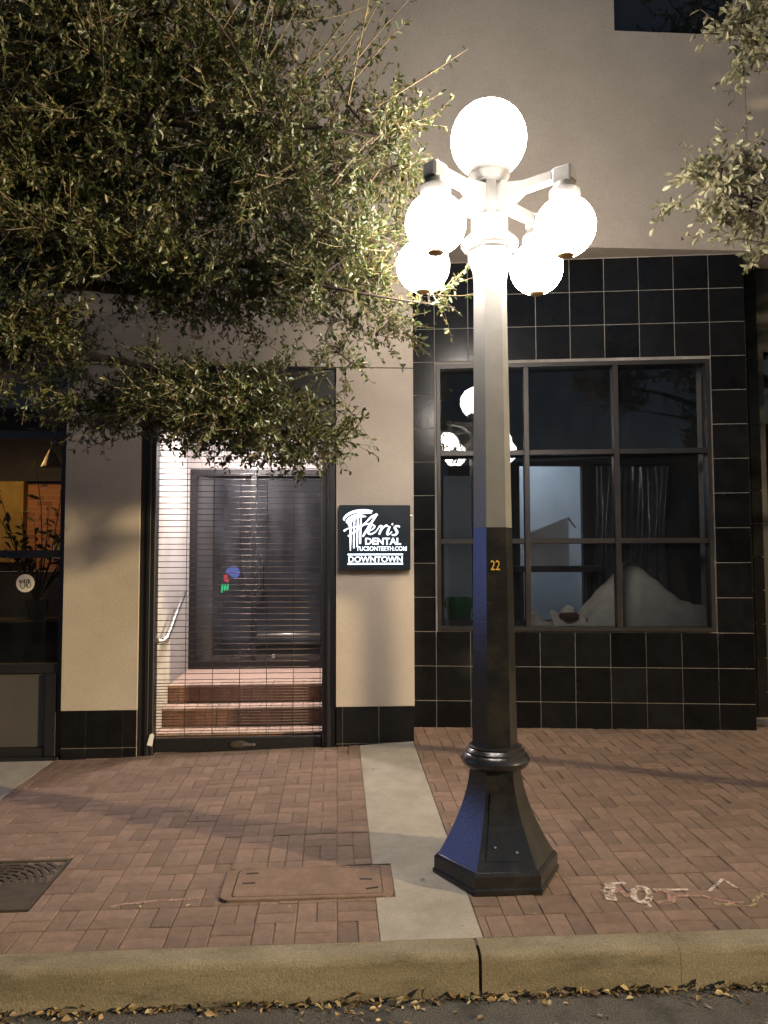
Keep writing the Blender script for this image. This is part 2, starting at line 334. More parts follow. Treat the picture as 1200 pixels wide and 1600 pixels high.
def slab(name, x0, x1, y0, y1, label):
    xs = sorted(set([x0, x1] + [a for a in (0.2525, -3.4, -4.4) if x0 < a < x1])); ys = sorted(set([y0, y1, 3.371, 3.7075] + list(np.linspace(y0, y1, 20))))
    s = MB(); nx = len(xs); s.v = [(x, y, gz(x, y)) for y in ys for x in xs]
    s.f = [(j * nx + i, j * nx + i + 1, (j + 1) * nx + i + 1, (j + 1) * nx + i) for j in range(len(ys) - 1) for i in range(nx - 1)
           if not (0 < xs[i] < 0.2 and 3.37 < (ys[j] + ys[j + 1]) / 2 < 3.708)]
    o = put(name, s, 'concrete'); tag(o, label, kind='structure')
    m = o.modifiers.new('thickness', 'SOLIDIFY'); m.thickness = 0.05; m.offset = -1
    return o
slab('concrete_path', 0.168, 0.562, 3.021, 5.85, 'pale concrete strip running from kerb to wall between two brick pavements')
slab('concrete_path', -5.4, -2.035, 3.021, 5.78, 'pale concrete slab before the dark shopfront at the edge of the photo')

BRICK_CACHE = {}
def brick_mesh(w, d):
    k = (round(w, 3), round(d, 3))
    if k not in BRICK_CACHE:
        b, h, c = 0.003, 0.03, 0.002; hw, hd = k[0] / 2, k[1] / 2
        vs = [(sx * (hw - i), sy * (hd - i), z) for i, z in ((0, -h), (0, -c), (b, 0)) for sx, sy in ((-1, -1), (1, -1), (1, 1), (-1, 1))]
        fs = [(a + j, a + (j + 1) % 4, a + 4 + (j + 1) % 4, a + 4 + j) for a in (0, 4) for j in range(4)] + [(8, 9, 10, 11)]
        BRICK_CACHE[k] = (vs, fs)
    return BRICK_CACHE[k]
BRICK_DATA = {}
def lay(name, label, rects):
    root = thing(name, label, None, (0, 0, 0)); root['kind'] = 'structure'
    cx, cy = 0.25, 1.2
    def score(r):
        x, y = (r[0] + r[1]) / 2, (r[2] + r[3]) / 2
        ang = abs(math.atan2(x, y) - yaw)
        return y + (50 if ang > R(27.5) else 0)
    rects = sorted(rects, key=score); rest = MB()
    for i, (x0, x1, y0, y1) in enumerate(rects):
        g = 0.0014; w, d = x1 - x0 - 2 * g, y1 - y0 - 2 * g
        if w < 0.012 or d < 0.012: continue
        x, y = (x0 + x1) / 2, (y0 + y1) / 2
        z = gz(x, y) + random.gauss(0, 0.0011); tx = (gz(x, y + 0.02) - gz(x, y - 0.02)) / 0.04 + random.gauss(0, 0.008); ty = -(gz(x + 0.02, y) - gz(x - 0.02, y)) / 0.04 + random.gauss(0, 0.008); tz = random.gauss(0, 0.012)
        M = Matrix.Translation((x, y, z)) @ Matrix.Rotation(tz, 4, 'Z') @ Matrix.Rotation(ty, 4, 'Y') @ Matrix.Rotation(tx, 4, 'X')
        vs, fs = brick_mesh(w, d)
        if i < 300:
            k = (round(w, 3), round(d, 3))
            if k not in BRICK_DATA: BRICK_DATA[k] = MB().add(vs, fs).mesh('brick')
            o = put('brick', BRICK_DATA[k], 'paver', root); o.matrix_world = M
            o.matrix_parent_inverse = Matrix.Identity(4); o.location = M.to_translation(); o.rotation_euler = M.to_euler()
        else: rest.add([M @ Vector(v) for v in vs], fs)
    if rest.v: r = put('bricks_beyond', rest, 'paver', root); r['kind'] = 'stuff'
    return root
HOLES = [(-1.815, -1.275, 3.362, 3.902), (-0.505, 0.252, 3.372, 3.706)]
def clip(r, b):
    x0, x1, y0, y1 = max(r[0], b[0]), min(r[1], b[1]), max(r[2], b[2]), min(r[3], b[3])
    if x1 - x0 < 0.015 or y1 - y0 < 0.015: return []
    out = [(x0, x1, y0, y1)]
    for h in HOLES:
        nxt = []
        for q in out:
            if q[0] >= h[1] or q[1] <= h[0] or q[2] >= h[3] or q[3] <= h[2]: nxt.append(q); continue
            for c in ((q[0], min(q[1], h[0]), q[2], q[3]), (max(q[0], h[1]), q[1], q[2], q[3]),
                      (max(q[0], h[0]), min(q[1], h[1]), q[2], min(q[3], h[2])), (max(q[0], h[0]), min(q[1], h[1]), max(q[2], h[3]), q[3])):
                if c[1] - c[0] > 0.015 and c[3] - c[2] > 0.015: nxt.append(c)
        out = nxt
    return out
BW = 0.164
def weave(b):
    out = []; nx = int((b[1] - b[0]) / BW) + 1; ny = int((b[3] - b[2]) / BW) + 1
    for i in range(nx):
        for j in range(ny):
            x = b[1] - (i + 1) * BW; y = b[2] + j * BW
            if (i + j) % 2:
                for q in ((x, x + BW, y, y + BW / 2), (x, x + BW, y + BW / 2, y + BW)): out += clip(q, b)
            else:
                for q in ((x, x + BW / 2, y, y + BW), (x + BW / 2, x + BW, y, y + BW)): out += clip(q, b)
    return out
def soldier(b):
    out = []; n = int((b[1] - b[0]) / (BW / 2)) + 1
    for i in range(n): out += clip((b[1] - (i + 1) * BW / 2, b[1] - i * BW / 2, b[2], b[3]), b)
    return out
XL0, XL1 = -2.03, 0.165
lay('brick_pavement', 'red brick pavement before the shuttered entrance, with grate and access cover set in it',
    weave((XL0, XL1, 3.02, 3.775)) + soldier((XL0, XL1, 3.775, 3.94)) + weave((XL0, XL1, 3.94, 5.49)) + soldier((XL0, XL1, 5.49, 5.655)) + weave((XL0, XL1, 5.655, 5.76)))
XR0, XR1 = 0.565, 5.6
lay('brick_pavement', 'red brick pavement around the lamp base and along the black tiled wall',
    weave((XR0, XR1, 3.02, 3.84)) + soldier((XR0, XR1, 3.84, 4.004)) + weave((XR0, XR1, 4.004, 5.62)) + soldier((XR0, XR1, 5.62, 5.784)) + weave((XR0, XR1, 5.784, 6.2)))

# access cover
def rrect(x0, x1, y0, y1, r, n=5):
    P = []
    for cx, cy, a in ((x1 - r, y1 - r, 0), (x0 + r, y1 - r, 90), (x0 + r, y0 + r, 180), (x1 - r, y0 + r, 270)):
        P += [(cx + r * math.cos(R(a + 90 * i / n)), cy + r * math.sin(R(a + 90 * i / n))) for i in range(n + 1)]
    return P
def plate(P, z0, z1, hole=None):
    mb = MB(); n = len(P)
    if hole is None:
        return mb.add([(x, y, z0) for x, y in P] + [(x, y, z1) for x, y in P], [tuple(range(n, 2 * n))] + [(i, (i + 1) % n, n + (i + 1) % n, n + i) for i in range(n)])
    vs = [(x, y, z0) for x, y in P] + [(x, y, z1) for x, y in P] + [(x, y, z1) for x, y in hole] + [(x, y, z0) for x, y in hole]
    fs = []
    for i in range(n):
        j = (i + 1) % n; fs += [(i, j, n + j, n + i), (n + i, n + j, 2 * n + j, 2 * n + i), (2 * n + i, 2 * n + j, 3 * n + j, 3 * n + i)]
    return mb.add(vs, fs)
zc = gz(-0.12, 3.54)
cov = thing('access_cover', 'rust coloured rounded rectangular utility cover set in the brick pavement', 'access cover', (-0.125, 3.54, zc))
put('rim', plate(rrect(-0.500, 0.247, 3.376, 3.702, 0.05), zc - 0.03, zc + 0.0035, rrect(-0.452, 0.203, 3.402, 3.690, 0.022)), 'cover_concrete', cov)
put('lid', plate(rrect(-0.446, 0.197, 3.407, 3.685, 0.02), zc - 0.03, zc + 0.004), 'cover_concrete', cov)
for x, y, a in ((-0.39, 3.54, 0.05), (0.13, 3.55, -0.1), (0.155, 3.455, 0.25), (-0.385, 3.645, 0.1)):
    c, s = math.cos(a), math.sin(a); hw = 0.028
    put('lifting_slot', MB().add([(x + u * c - v * s, y + u * s + v * c, zc + h) for h in (0.0015, 0.0052) for u, v in ((-hw, -0.006), (hw, -0.006), (hw, 0.006), (-hw, 0.006))],
        [(4, 5, 6, 7), (0, 1, 5, 4), (1, 2, 6, 5), (2, 3, 7, 6), (3, 0, 4, 7)]), 'iron_void', cov)
# tree grate
gx, gy = -1.545, 3.632; zg = gz(gx, gy)
gr = thing('drain_grate', 'square cast iron grate with rings of curved slots in the brick pavement', 'grate', (gx, gy, zg))
put('void', MB().add([(gx + a, gy + b, zg - 0.03) for a, b in ((-0.26, -0.26), (0.26, -0.26), (0.26, 0.26), (-0.26, 0.26))], [(0, 1, 2, 3)]), 'iron_void', gr)
fr_mb = MB()
sq = [(-0.266, -0.266), (0.266, -0.266), (0.266, 0.266), (-0.266, 0.266)]
put('frame', plate([(gx + a, gy + b) for a, b in sq], zg - 0.03, zg + 0.003, [(gx + a * 0.94, gy + b * 0.94) for a, b in sq]), 'cast_iron', gr)
def ring_sector(r0, r1, a0, a1, n=4):
    P = [(gx + r1 * math.cos(R(a0 + (a1 - a0) * i / n)), gy + r1 * math.sin(R(a0 + (a1 - a0) * i / n))) for i in range(n + 1)]
    Q = [(gx + r0 * math.cos(R(a0 + (a1 - a0) * i / n)), gy + r0 * math.sin(R(a0 + (a1 - a0) * i / n))) for i in range(n + 1)]
    return P, Q
lim = 0.245
def inside(x, y): return abs(x - gx) < lim and abs(y - gy) < lim
for k in range(9):                         # concentric ribs in the back half, radial ties between them
    r0 = 0.055 + k * 0.032; mb = MB()
    for i in range(36):
        a0, a1 = 5 * i, 5 * i + 5
        P = [(gx + r * math.cos(R(a)), gy + r * math.sin(R(a))) for r, a in ((r0, a0), (r0 + 0.017, a0), (r0 + 0.017, a1), (r0, a1))]
        if all(inside(*p) for p in P): mb.add([(x, y, z) for z in (zg - 0.02, zg + 0.001) for x, y in P], [(4, 5, 6, 7), (0, 1, 5, 4), (1, 2, 6, 5), (2, 3, 7, 6), (3, 0, 4, 7)])
        if i % max(2, 7 - k // 2 * 1) == 0:
            a0 = 5 * i; w = 0.35 / r0 * 0.9; P = [(gx + r * math.cos(R(a)), gy + r * math.sin(R(a))) for r, a in ((r0 + 0.0165, a0 - w), (r0 + 0.0325, a0 - w), (r0 + 0.0325, a0 + w), (r0 + 0.0165, a0 + w))]
            if all(inside(*p) for p in P): mb.add([(x, y, z) for z in (zg - 0.02, zg + 0.0005) for x, y in P], [(4, 5, 6, 7), (0, 1, 5, 4), (1, 2, 6, 5), (2, 3, 7, 6), (3, 0, 4, 7)])
    if mb.v: put('rib_ring', mb, 'cast_iron', gr)['kind'] = 'stuff'
hp = [(gx + 0.045 * math.cos(R(180 + 180 * i / 10)), gy + 0.045 * math.sin(R(180 + 180 * i / 10))) for i in range(11)]
n = 11; outer = [(gx - 0.25, gy), (gx - 0.25, gy - 0.25), (gx + 0.25, gy - 0.25), (gx + 0.25, gy)]
mb = MB(); P = outer + hp[::-1]
mb.add([(x, y, zg + 0.001) for x, y in P], [tuple(range(len(P)))]); put('plain_plate', mb, 'cast_iron', gr)

# spray marks on the bricks
def ground_fr(x, y, h): return (x, y, gz(x, y) + 0.0028 + h)
def worn(name, c, cover):
    m = bpy.data.materials.new(name); m.use_nodes = True; t = m.node_tree; b = t.nodes['Principled BSDF']; L = t.links.new
    b.inputs['Base Color'].default_value = (*c, 1); b.inputs['Roughness'].default_value = 0.8
    nz = _n(t, 'ShaderNodeTexNoise'); nz.inputs['Scale'].default_value = 45; nz.inputs['Detail'].default_value = 6; tc = _n(t, 'ShaderNodeTexCoord'); L(tc.outputs['Object'], nz.inputs['Vector'])
    rp = _n(t, 'ShaderNodeMapRange'); rp.inputs[1].default_value = 0.75 - cover; rp.inputs[2].default_value = 0.95 - cover * 0.8; L(nz.outputs[0], rp.inputs[0])
    tr = _n(t, 'ShaderNodeBsdfTransparent'); mx = _n(t, 'ShaderNodeMixShader'); L(rp.outputs[0], mx.inputs[0]); L(tr.outputs[0], mx.inputs[1]); L(b.outputs[0], mx.inputs[2]); L(mx.outputs[0], t.nodes['Material Output'].inputs[0])
    MATS[name] = m
worn('chalk_white', (0.55, 0.46, 0.38), 0.40); worn('chalk_pink', (0.40, 0.24, 0.19), 0.36); worn('chalk_yellow', (0.42, 0.35, 0.18), 0.31)
pm = thing('pavement_marking', 'faded white and pink spray painted utility letters on the bricks', 'painted mark', (1.5, 3.3, gz(1.5, 3.3)))
def px(x, y):   # drawing units of the marking, laid out in metres on the ground
    X = 1.159 + (x - 945) * 0.00264 + (1395 - y) * 0.0021; Y = 3.356 + (1395 - y) * 0.0066 + (x - 945) * 0.0001
    return X, Y
def mark(pts, w, mat): put('paint_stroke', MB().ribbon(spline(pts, 5), w, ground_fr, 0.0006), mat, pm)
mark([px(947, 1386), px(981, 1385)], 0.020, 'chalk_white')
mark([px(958, 1386), px(952, 1396), px(956, 1408)], 0.045, 'chalk_white')
mark([px(940, 1397), px(960, 1396), px(975, 1395)], 0.05, 'chalk_pink')
mark([px(975, 1402), px(988, 1402), px(995, 1398)], 0.03, 'chalk_pink')
mark([px(1000 + 14 * math.cos(R(a)) + 6, 1402 + 10 * math.sin(R(a))) for a in range(0, 361, 45)], 0.028, 'chalk_white')
mark([px(1010, 1418), px(1018, 1419), px(1014, 1414)], 0.012, 'chalk_white')
mark([px(1028, 1396), px(1060, 1398), px(1086, 1398)], 0.018, 'chalk_white')
mark([px(1030, 1398), px(1052, 1400), px(1054, 1412), px(1030, 1414)], 0.035, 'chalk_pink')
mark([px(1062, 1406), px(1105, 1408), px(1150, 1418), px(1178, 1420)], 0.022, 'chalk_pink')
mark([px(1120, 1403), px(1140, 1393), px(1153, 1386)], 0.014, 'chalk_white')
mark([px(1122, 1419), px(1160, 1422), px(1185, 1422), px(1200, 1412), px(1230, 1406)], 0.022, 'chalk_yellow')
mark([px(1155, 1388), px(1171, 1400)], 0.012, 'chalk_white')
pm2 = thing('pavement_marking', 'short faint pale paint streak on the bricks beside the access cover', 'painted mark', (-0.75, 3.42, gz(-0.75, 3.42)))
put('paint_stroke', MB().ribbon(spline([(-0.95, 3.37), (-0.8, 3.40), (-0.55, 3.42)], 5), [0.02] * 10 + [0.012], ground_fr, 0.0006), 'chalk_pink', pm2)

# ------------------------------------------------------------------ beige building
bld = thing('beige_building', 'beige stucco building with black tiled base and dark upper window', 'building', (-0.7, 5.9, 0.15))
W0 = 5.75
xs = [-12, 0.575, 2.191, 3.215, 3.246, 3.252, 8]; zs = [3.045, 4.01, 5.77, 7.2, 9.0]
put('upper_wall', MB().cells(xs, zs, lambda x, z: (x > 0.575 and z < 4.01) or (2.191 < x < 3.215 and 5.77 < z < 7.2) or (3.246 < x < 3.252), W0, W0 + 0.6), 'stucco', bld)
put('joint_back', MB().box(3.24, 3.258, W0 + 0.012, W0 + 0.02, 4.012, 9), 'dark_metal', bld)
uwin = put('upper_window', MB().cells([2.192, 2.215, 3.19, 3.214], [5.771, 5.80, 7.17, 7.199], lambda x, z: 2.215 < x < 3.19 and 5.80 < z < 7.17, W0 + 0.09, W0 + 0.14), 'dark_metal', bld)
put('pane', MB().add([(2.21, W0 + 0.12, 5.79), (3.20, W0 + 0.12, 5.79), (3.20, W0 + 0.12, 7.18), (2.21, W0 + 0.12, 7.18)], [(0, 1, 2, 3)]), 'shop_glass', uwin)
put('blind', MB().box(2.192, 3.214, W0 + 0.3, W0 + 0.32, 5.771, 7.199), 'interior_dark', uwin)
put('pilaster', MB().cells([-1.985, -1.448], [0.508, 3.035], lambda x, z: False, W0 - 0.004, W0 + 0.5), 'stucco', bld)
put('pilaster', MB().cells([-0.006, 0.575], [0.508, 3.035], lambda x, z: False, W0 - 0.004, W0 + 0.52), 'stucco', bld)
put('reveal_bead', MB().box(-12, 0.573, W0 + 0.012, W0 + 0.5, 3.03, 3.05), 'dark_metal', bld)
def plinth(x0, x1, vx, name='plinth'):
    o = put(name, MB().box(x0 + 0.002, x1 - 0.002, W0 + 0.006, W0 + 0.4, 0.05, 0.507), 'grout', bld)
    cols = [x0] + vx + [x1]; rows = [0.06, 0.238, 0.506]
    for i in range(len(cols) - 1):
        for j in range(2):
            g = 0.0022
            put('tile', MB().bbox(cols[i] + g, cols[i + 1] - g, W0 + 0.001, W0 + 0.012, rows[j] + g, rows[j + 1] - g, 0.002), 'black_tile', o)
plinth(-1.985, -1.448, [-1.81, -1.545]); plinth(-0.006, 0.573, [0.043, 0.31])
# far wing of the facade and side panel, off to the left
put('far_wall', MB().box(-12, -4.9, W0, W0 + 0.5, 0.1, 3.03), 'stucco', bld)

# vestibule walls
put('vestibule_wall', MB().box(-1.46, -1.352, W0 + 0.14, 7.30, 0.1, 2.85), 'stucco_white', bld)
put('vestibule_wall', MB().box(-0.098, -0.008, W0 + 0.14, 7.30, 0.1, 2.85), 'stucco_white', bld)
put('vestibule_wall', MB().box(-1.352, -0.098, 7.2, 7.32, 2.425, 2.80), 'stucco_white', bld)
put('vestibule_ceiling', MB().box(-1.46, -0.008, W0 + 0.16, 7.32, 2.80, 2.86), 'stucco_white', bld)
put('hall_wall', MB().cells([-1.45, -0.01], [0.2, 2.9], lambda x, z: False, 9.6, 9.7), 'hall_paint', bld)
put('hall_wall', MB().box(-1.46, -1.40, 7.33, 9.6, 0.2, 2.9), 'interior_wall', bld)
put('hall_wall', MB().box(-0.06, -0.01, 7.33, 9.6, 0.2, 2.9), 'interior_wall', bld)
put('hall_floor', MB().box(-1.40, -0.06, 7.31, 9.6, 0.5, 0.588), 'interior_dark', bld)
put('hall_ceiling', MB().box(-1.46, -0.01, 7.33, 9.7, 2.87, 2.95), 'interior_dark', bld)
vl = thing('ceiling_light', 'bright round ceiling light inside the shuttered entrance', 'ceiling light', (-0.73, 6.5, 2.799))
put('housing', MB().lathe([(0.12, 2.799), (0.12, 2.775), (0.11, 2.77)], (-0.73, 6.5), 24), 'steel', vl)
put('diffuser', MB().lathe([(0.02, 2.752), (0.07, 2.755), (0.10, 2.768)], (-0.73, 6.5), 24), 'vestibule_glow', vl)

# steps
st = thing('entrance_steps', 'three brick steps with pink tiled treads behind the shutter', 'steps', (-0.72, 6.1, 0.15))
lev = [(5.92, 0.30), (6.12, 0.445), (6.32, 0.59)]
prevz = 0.14
for i, (y, z) in enumerate(lev):
    x0 = -1.350; x1 = -0.10; yb = lev[i + 1][0] if i < 2 else 7.19
    put('core', MB().box(x0, x1, y + 0.012, yb + 0.03, 0.1, z - 0.022), 'grout', st)
    n = 15; w = (x1 - x0) / n
    for k in range(n):      # riser bricks on end and nosing bricks above them
        g = 0.0015
        put('riser_brick', MB().bbox(x0 + k * w + g, x0 + (k + 1) * w - g, y + 0.004 + random.random() * 0.002, y + 0.02, prevz + 0.002, z - 0.024, 0.002), 'step_brick', st)
        if i < 2 or True: put('tread_brick', MB().bbox(x0 + k * w + g, x0 + (k + 1) * w - g, y - 0.004, y + (0.20 if i < 2 else 0.17), z - 0.021, z, 0.003), 'step_top', st)
    prevz = z
put('landing', MB().box(-1.350, -0.10, 6.493, 7.19, 0.50, 0.589), 'step_top', st)
# handrail on the left wall
hr = thing('handrail', 'short bent steel handrail on the white side wall of the entrance', 'handrail', (-1.31, 6.1, 0.9))
put('rail', MB().tube(spline([(-1.348, 5.93, 0.98), (-1.30, 5.97, 0.99), (-1.29, 6.05, 1.03), (-1.285, 6.45, 1.24), (-1.285, 6.62, 1.31)], 5), 0.019, 12), 'steel', hr, True)
put('bracket', MB().tube([(-1.35, 6.06, 0.94), (-1.30, 6.06, 0.96), (-1.29, 6.06, 1.02)], 0.008, 8), 'steel', hr, True)
put('bracket', MB().tube([(-1.35, 6.5, 1.17), (-1.30, 6.5, 1.19), (-1.288, 6.5, 1.25)], 0.008, 8), 'steel', hr, True)

# inner glass door
dr = thing('glass_door', 'dark framed glass entrance door at the top of the brick steps', 'door', (-0.7, 7.2, 0.59))
put('frame', MB().cells([-1.349, -1.29, -0.79, -0.745, -0.15, -0.101], [0.592, 0.66, 2.36, 2.42], lambda x, z: 0.66 < z < 2.36 and (-1.29 < x < -0.79 or -0.745 < x < -0.15), 7.16, 7.22), 'dark_metal', dr)
for a, b in ((-1.292, -0.788), (-0.747, -0.148)):
    put('pane', MB().add([(a, 7.19, 0.655), (b, 7.19, 0.655), (b, 7.19, 2.365), (a, 7.19, 2.365)], [(0, 1, 2, 3)]), 'door_glass', dr)
put('pull_handle', MB().tube(spline([(-0.70, 7.158, 1.62), (-0.69, 7.10, 1.62), (-0.685, 7.09, 1.58), (-0.685, 7.09, 1.36), (-0.69, 7.10, 1.32), (-0.70, 7.158, 1.32)], 4), 0.013, 8), 'dark_metal', dr, True)
put('push_bar', MB().tube([(-0.73, 7.145, 0.90), (-0.15, 7.145, 0.90)], 0.011, 8), 'steel', dr, True)
put('lock', MB().lathe([(0.02, 0), (0.02, 0.012), (0.012, 0.02)], (0, 0), 12), 'steel', None); lk = bpy.data.objects['lock']; lk.data.transform(Matrix.Translation((-0.58, 7.16, 0.70)) @ Matrix.Rotation(R(90), 4, 'X')); attach(lk, dr)
# small glowing blue, red and green figure behind the door glass
ns = thing('glowing_figure', 'small blue, red and green glowing figure behind the door glass', 'neon sign', (-1.02, 7.5, 1.3))
nf = lambda u, v, h: (-1.02 + u, 7.5 - h, 1.36 + v)
put('blue_bowl', MB().add([nf(x, y, 0.01) for x, y in arc(0.02, 0.10, 0.07, 0.06, -70, 180, 14)] , [tuple(range(15))]), 'figure_blue', ns)
put('red_bar', MB().ribbon([(-0.05, 0.08), (-0.045, 0.03), (-0.02, 0.02)], 0.035, nf, 0.01), 'figure_red', ns)
for k in range(3): put('green_drip', MB().ribbon([(-0.075 + k * 0.026, -0.01), (-0.085 + k * 0.026, -0.09 + 0.012 * k)], 0.016, nf, 0.01), 'figure_green', ns)
put('backing', MB().bbox(-1.13, -0.90, 7.515, 7.53, 1.24, 1.54, 0.004), 'sign_black', ns)

# ------------------------------------------------------------------ roll-down grille and its frame
gf = thing('door_frame', 'dark metal surround and shutter box of the entrance', 'door frame', (-0.73, 5.8, 0.15))
put('jamb', MB().bbox(-1.446, -1.338, W0 + 0.02, W0 + 0.135, 0.12, 2.60, 0.004), 'dark_metal', gf)
put('jamb', MB().bbox(-0.110, -0.010, W0 + 0.02, W0 + 0.135, 0.12, 2.60, 0.004), 'dark_metal', gf)
put('guide_rail', MB().bbox(-1.395, -1.370, W0 + 0.006, W0 + 0.0195, 0.12, 2.59, 0.003), 'dark_metal', gf)
put('guide_rail', MB().bbox(-0.078, -0.055, W0 + 0.006, W0 + 0.0195, 0.12, 2.59, 0.003), 'dark_metal', gf)
put('shutter_box', MB().bbox(-1.446, -0.010, W0 + 0.03, W0 + 0.40, 2.602, 3.028, 0.004), 'dark_metal', gf)
sh = thing('security_shutter', 'see-through roll-down security grille of thin rods across the entrance', 'shutter', (-0.72, W0 + 0.07, 0.2))
yr = W0 + 0.075; zrods = []; z = 2.585
while z > 0.30:
    zrods.append(z); z -= 0.0437 if z > 0.74 else 0.0218
rod = MB().tube([(-1.34, 0, 0), (-0.108, 0, 0)], 0.0027, 6).mesh('rod', True)
for z in zrods:
    o = put('rod', rod, 'rod_steel', None); o.location = (0, yr, z); o.rotation_euler = (0, random.gauss(0, 0.0012), 0)
    o.parent = sh; o.matrix_parent_inverse = Matrix.Translation(-sh.location)
for k in range(6):
    x = -1.118 + k * 0.1985
    put('link_strip', MB().box(x - 0.0022, x + 0.0022, yr - 0.0055, yr - 0.0036, 0.29, 2.60), 'rod_steel', sh)
bar = put('bottom_bar', MB().bbox(-1.336, -0.112, yr - 0.02, yr + 0.02, 0.185, 0.285, 0.005), 'dark_metal', sh)
put('lock_cover', MB().lathe([(0.052, 0), (0.05, 0.008), (0.03, 0.012)], (0, 0), 20), 'cast_iron', None)
lk = [o for o in COL.objects if o.name.startswith('lock_cover')][0]; lk.data.transform(Matrix.Translation((-0.72, yr - 0.02, 0.235)) @ Matrix.Rotation(R(90), 4, 'X') @ Matrix.Diagonal((1.3, 0.55, 1, 1))); attach(lk, sh)
put('lock_handle', MB().bbox(-0.70, -0.60, yr - 0.036, yr - 0.0205, 0.222, 0.243, 0.005), 'steel', sh)
tg = thing('padlock_tag', 'small white tag hanging at the bottom corner of the shutter', 'tag', (-1.36, W0, 0.28))
put('card', MB().add([(p[0], W0 - 0.004 + h, p[1]) for h in (0, 0.003) for p in ((-1.372, 0.255), (-1.335, 0.245), (-1.322, 0.325), (-1.338, 0.34), (-1.352, 0.328))], [(0, 1, 2, 3, 4), (9, 8, 7, 6, 5)] + [(i, i + 5, (i + 1) % 5 + 5, (i + 1) % 5) for i in range(5)]), 'white_card', tg)
put('string', MB().tube([(-1.338, W0 - 0.002, 0.335), (-1.334, W0 - 0.002, 0.37), (-1.345, W0 + 0.02, 0.40)], 0.003, 5), 'ink', tg)

# ------------------------------------------------------------------ dental sign
sx0, sx1, sz0, sz1 = 0.017, 0.544, 1.515, 1.994
sg = thing('lit_sign', 'square black sign with glowing white dental lettering on the beige pilaster', 'sign', (0.28, W0, 1.515))
put('box', MB().bbox(sx0, sx1, W0 - 0.062, W0 - 0.005, sz0, sz1, 0.004), 'sign_black', sg)
put('fixing_bolt', MB().tube([(0.544, W0 - 0.03, 1.92), (0.562, W0 - 0.03, 1.918)], 0.005, 8), 'steel', sg)
su, sv = (sx1 - sx0) / 825, (sz1 - sz0) / 755
SF = lambda u, v, h: (sx0 + (u - 230) * su, W0 - 0.0625 - h, sz0 + (905 - v) * sv)
def stroke(name, P, w, smooth=True):
    P = spline(P, 6) if smooth and len(P) > 2 else P
    w = list(np.interp(np.linspace(0, 1, len(P)), np.linspace(0, 1, len(w)), w)) if hasattr(w, '__len__') else w
    return put(name, MB().ribbon(P, w, SF, 0.004), 'sign_glow', sg)
stroke('emblem_arc', [(612, 222), (520, 214), (410, 228), (325, 265), (284, 310), (292, 330)], [16, 30, 34, 30, 24, 12])
stroke('emblem_arc', [(606, 243), (520, 244), (420, 268), (345, 305), (316, 345), (330, 362)], [8, 18, 24, 24, 22, 12])
stroke('emblem_arc', [(540, 284), (460, 286), (395, 312), (352, 350), (340, 385), (358, 400)], [10, 26, 30, 26, 20, 10])
for k, (x, yb) in enumerate(((360, 682), (400, 655), (438, 628), (474, 604))):
    stroke('emblem_column', [(x + 6, 312 - k * 5), (x, 480), (x - 2, yb)], [18, 20, 18] if k else [22, 25, 10])
stroke('letter_a', [(500, 520), (540, 455), (600, 360), (668, 252)], [20, 26, 24, 26])
stroke('letter_a', [(660, 262), (600, 290), (540, 350), (450, 430), (330, 515)], [20, 24, 16, 20, 16])
stroke('letter_a', [(282, 455), (330, 425), (420, 405), (520, 380), (590, 365)], [24, 14, 12, 14, 12])
stroke('letter_e', [(570, 455), (615, 432), (640, 400), (612, 385), (578, 420), (562, 470), (590, 490), (640, 470), (668, 440)], [14, 14, 16, 16, 24, 24, 20, 14, 10])
stroke('letter_r', [(668, 440), (700, 395), (722, 402), (712, 440), (690, 495)], [10, 14, 24, 24, 22])
stroke('letter_r', [(700, 465), (740, 412), (775, 390), (790, 400)], [12, 18, 22, 18])
stroke('letter_i', [(815, 400), (795, 450), (785, 490), (812, 488), (840, 460)], [22, 24, 24, 16, 10])
stroke('letter_i', [(838, 372), (852, 376)], 22)
stroke('letter_s', [(932, 405), (900, 395), (872, 412), (886, 440), (900, 468), (876, 500), (838, 498)], [18, 20, 24, 26, 26, 22, 16])
def sign_text(name, body, x0, x1, yb, yt, bold=0.0):
    mb, w = text_mb(body, 1.0, lambda u, v, h: (u, v, h), bold, 0.003)
    hmax = max(v[1] for v in mb.v); k = (x1 - x0) / w
    mb.v = [SF(x0 + v[0] * k, yb - v[1] / hmax * (yb - yt), v[2]) for v in mb.v]
    put(name, mb, 'sign_glow', sg)
sign_text('lettering_dental', 'DENTAL', 524, 945, 610, 533, 0.028)
sign_text('lettering_web_address', 'TUCSONTEETH.COM', 425, 1010, 682, 632, 0.018)
sign_text('lettering_downtown', 'DOWNTOWN', 330, 962, 815, 748, 0.022)
stroke('rule', [(326, 727), (966, 727)], 18, False); stroke('rule', [(326, 835), (966, 835)], 20, False)

# louvred vent
vt = thing('wall_vent', 'beige louvred vent on the upper wall half hidden by leaves', 'vent', (-0.74, W0, 3.44))
put('frame', MB().cells([-0.905, -0.86, -0.65, -0.605], [3.425, 3.455, 3.555, 3.59], lambda x, z: -0.86 < x < -0.65 and 3.455 < z < 3.555, W0 - 0.025, W0 - 0.002), 'stucco', vt)
for k in range(3):
    z = 3.464 + k * 0.033
    put('louvre', MB().add([(x, y, zz) for x in (-0.858, -0.652) for y, zz in ((W0 - 0.02, z), (W0 - 0.004, z + 0.022), (W0 - 0.002, z + 0.020), (W0 - 0.018, z - 0.004))], [(0, 1, 2, 3), (7, 6, 5, 4), (0, 4, 5, 1), (1, 5, 6, 2), (2, 6, 7, 3), (3, 7, 4, 0)]), 'stucco', vt)

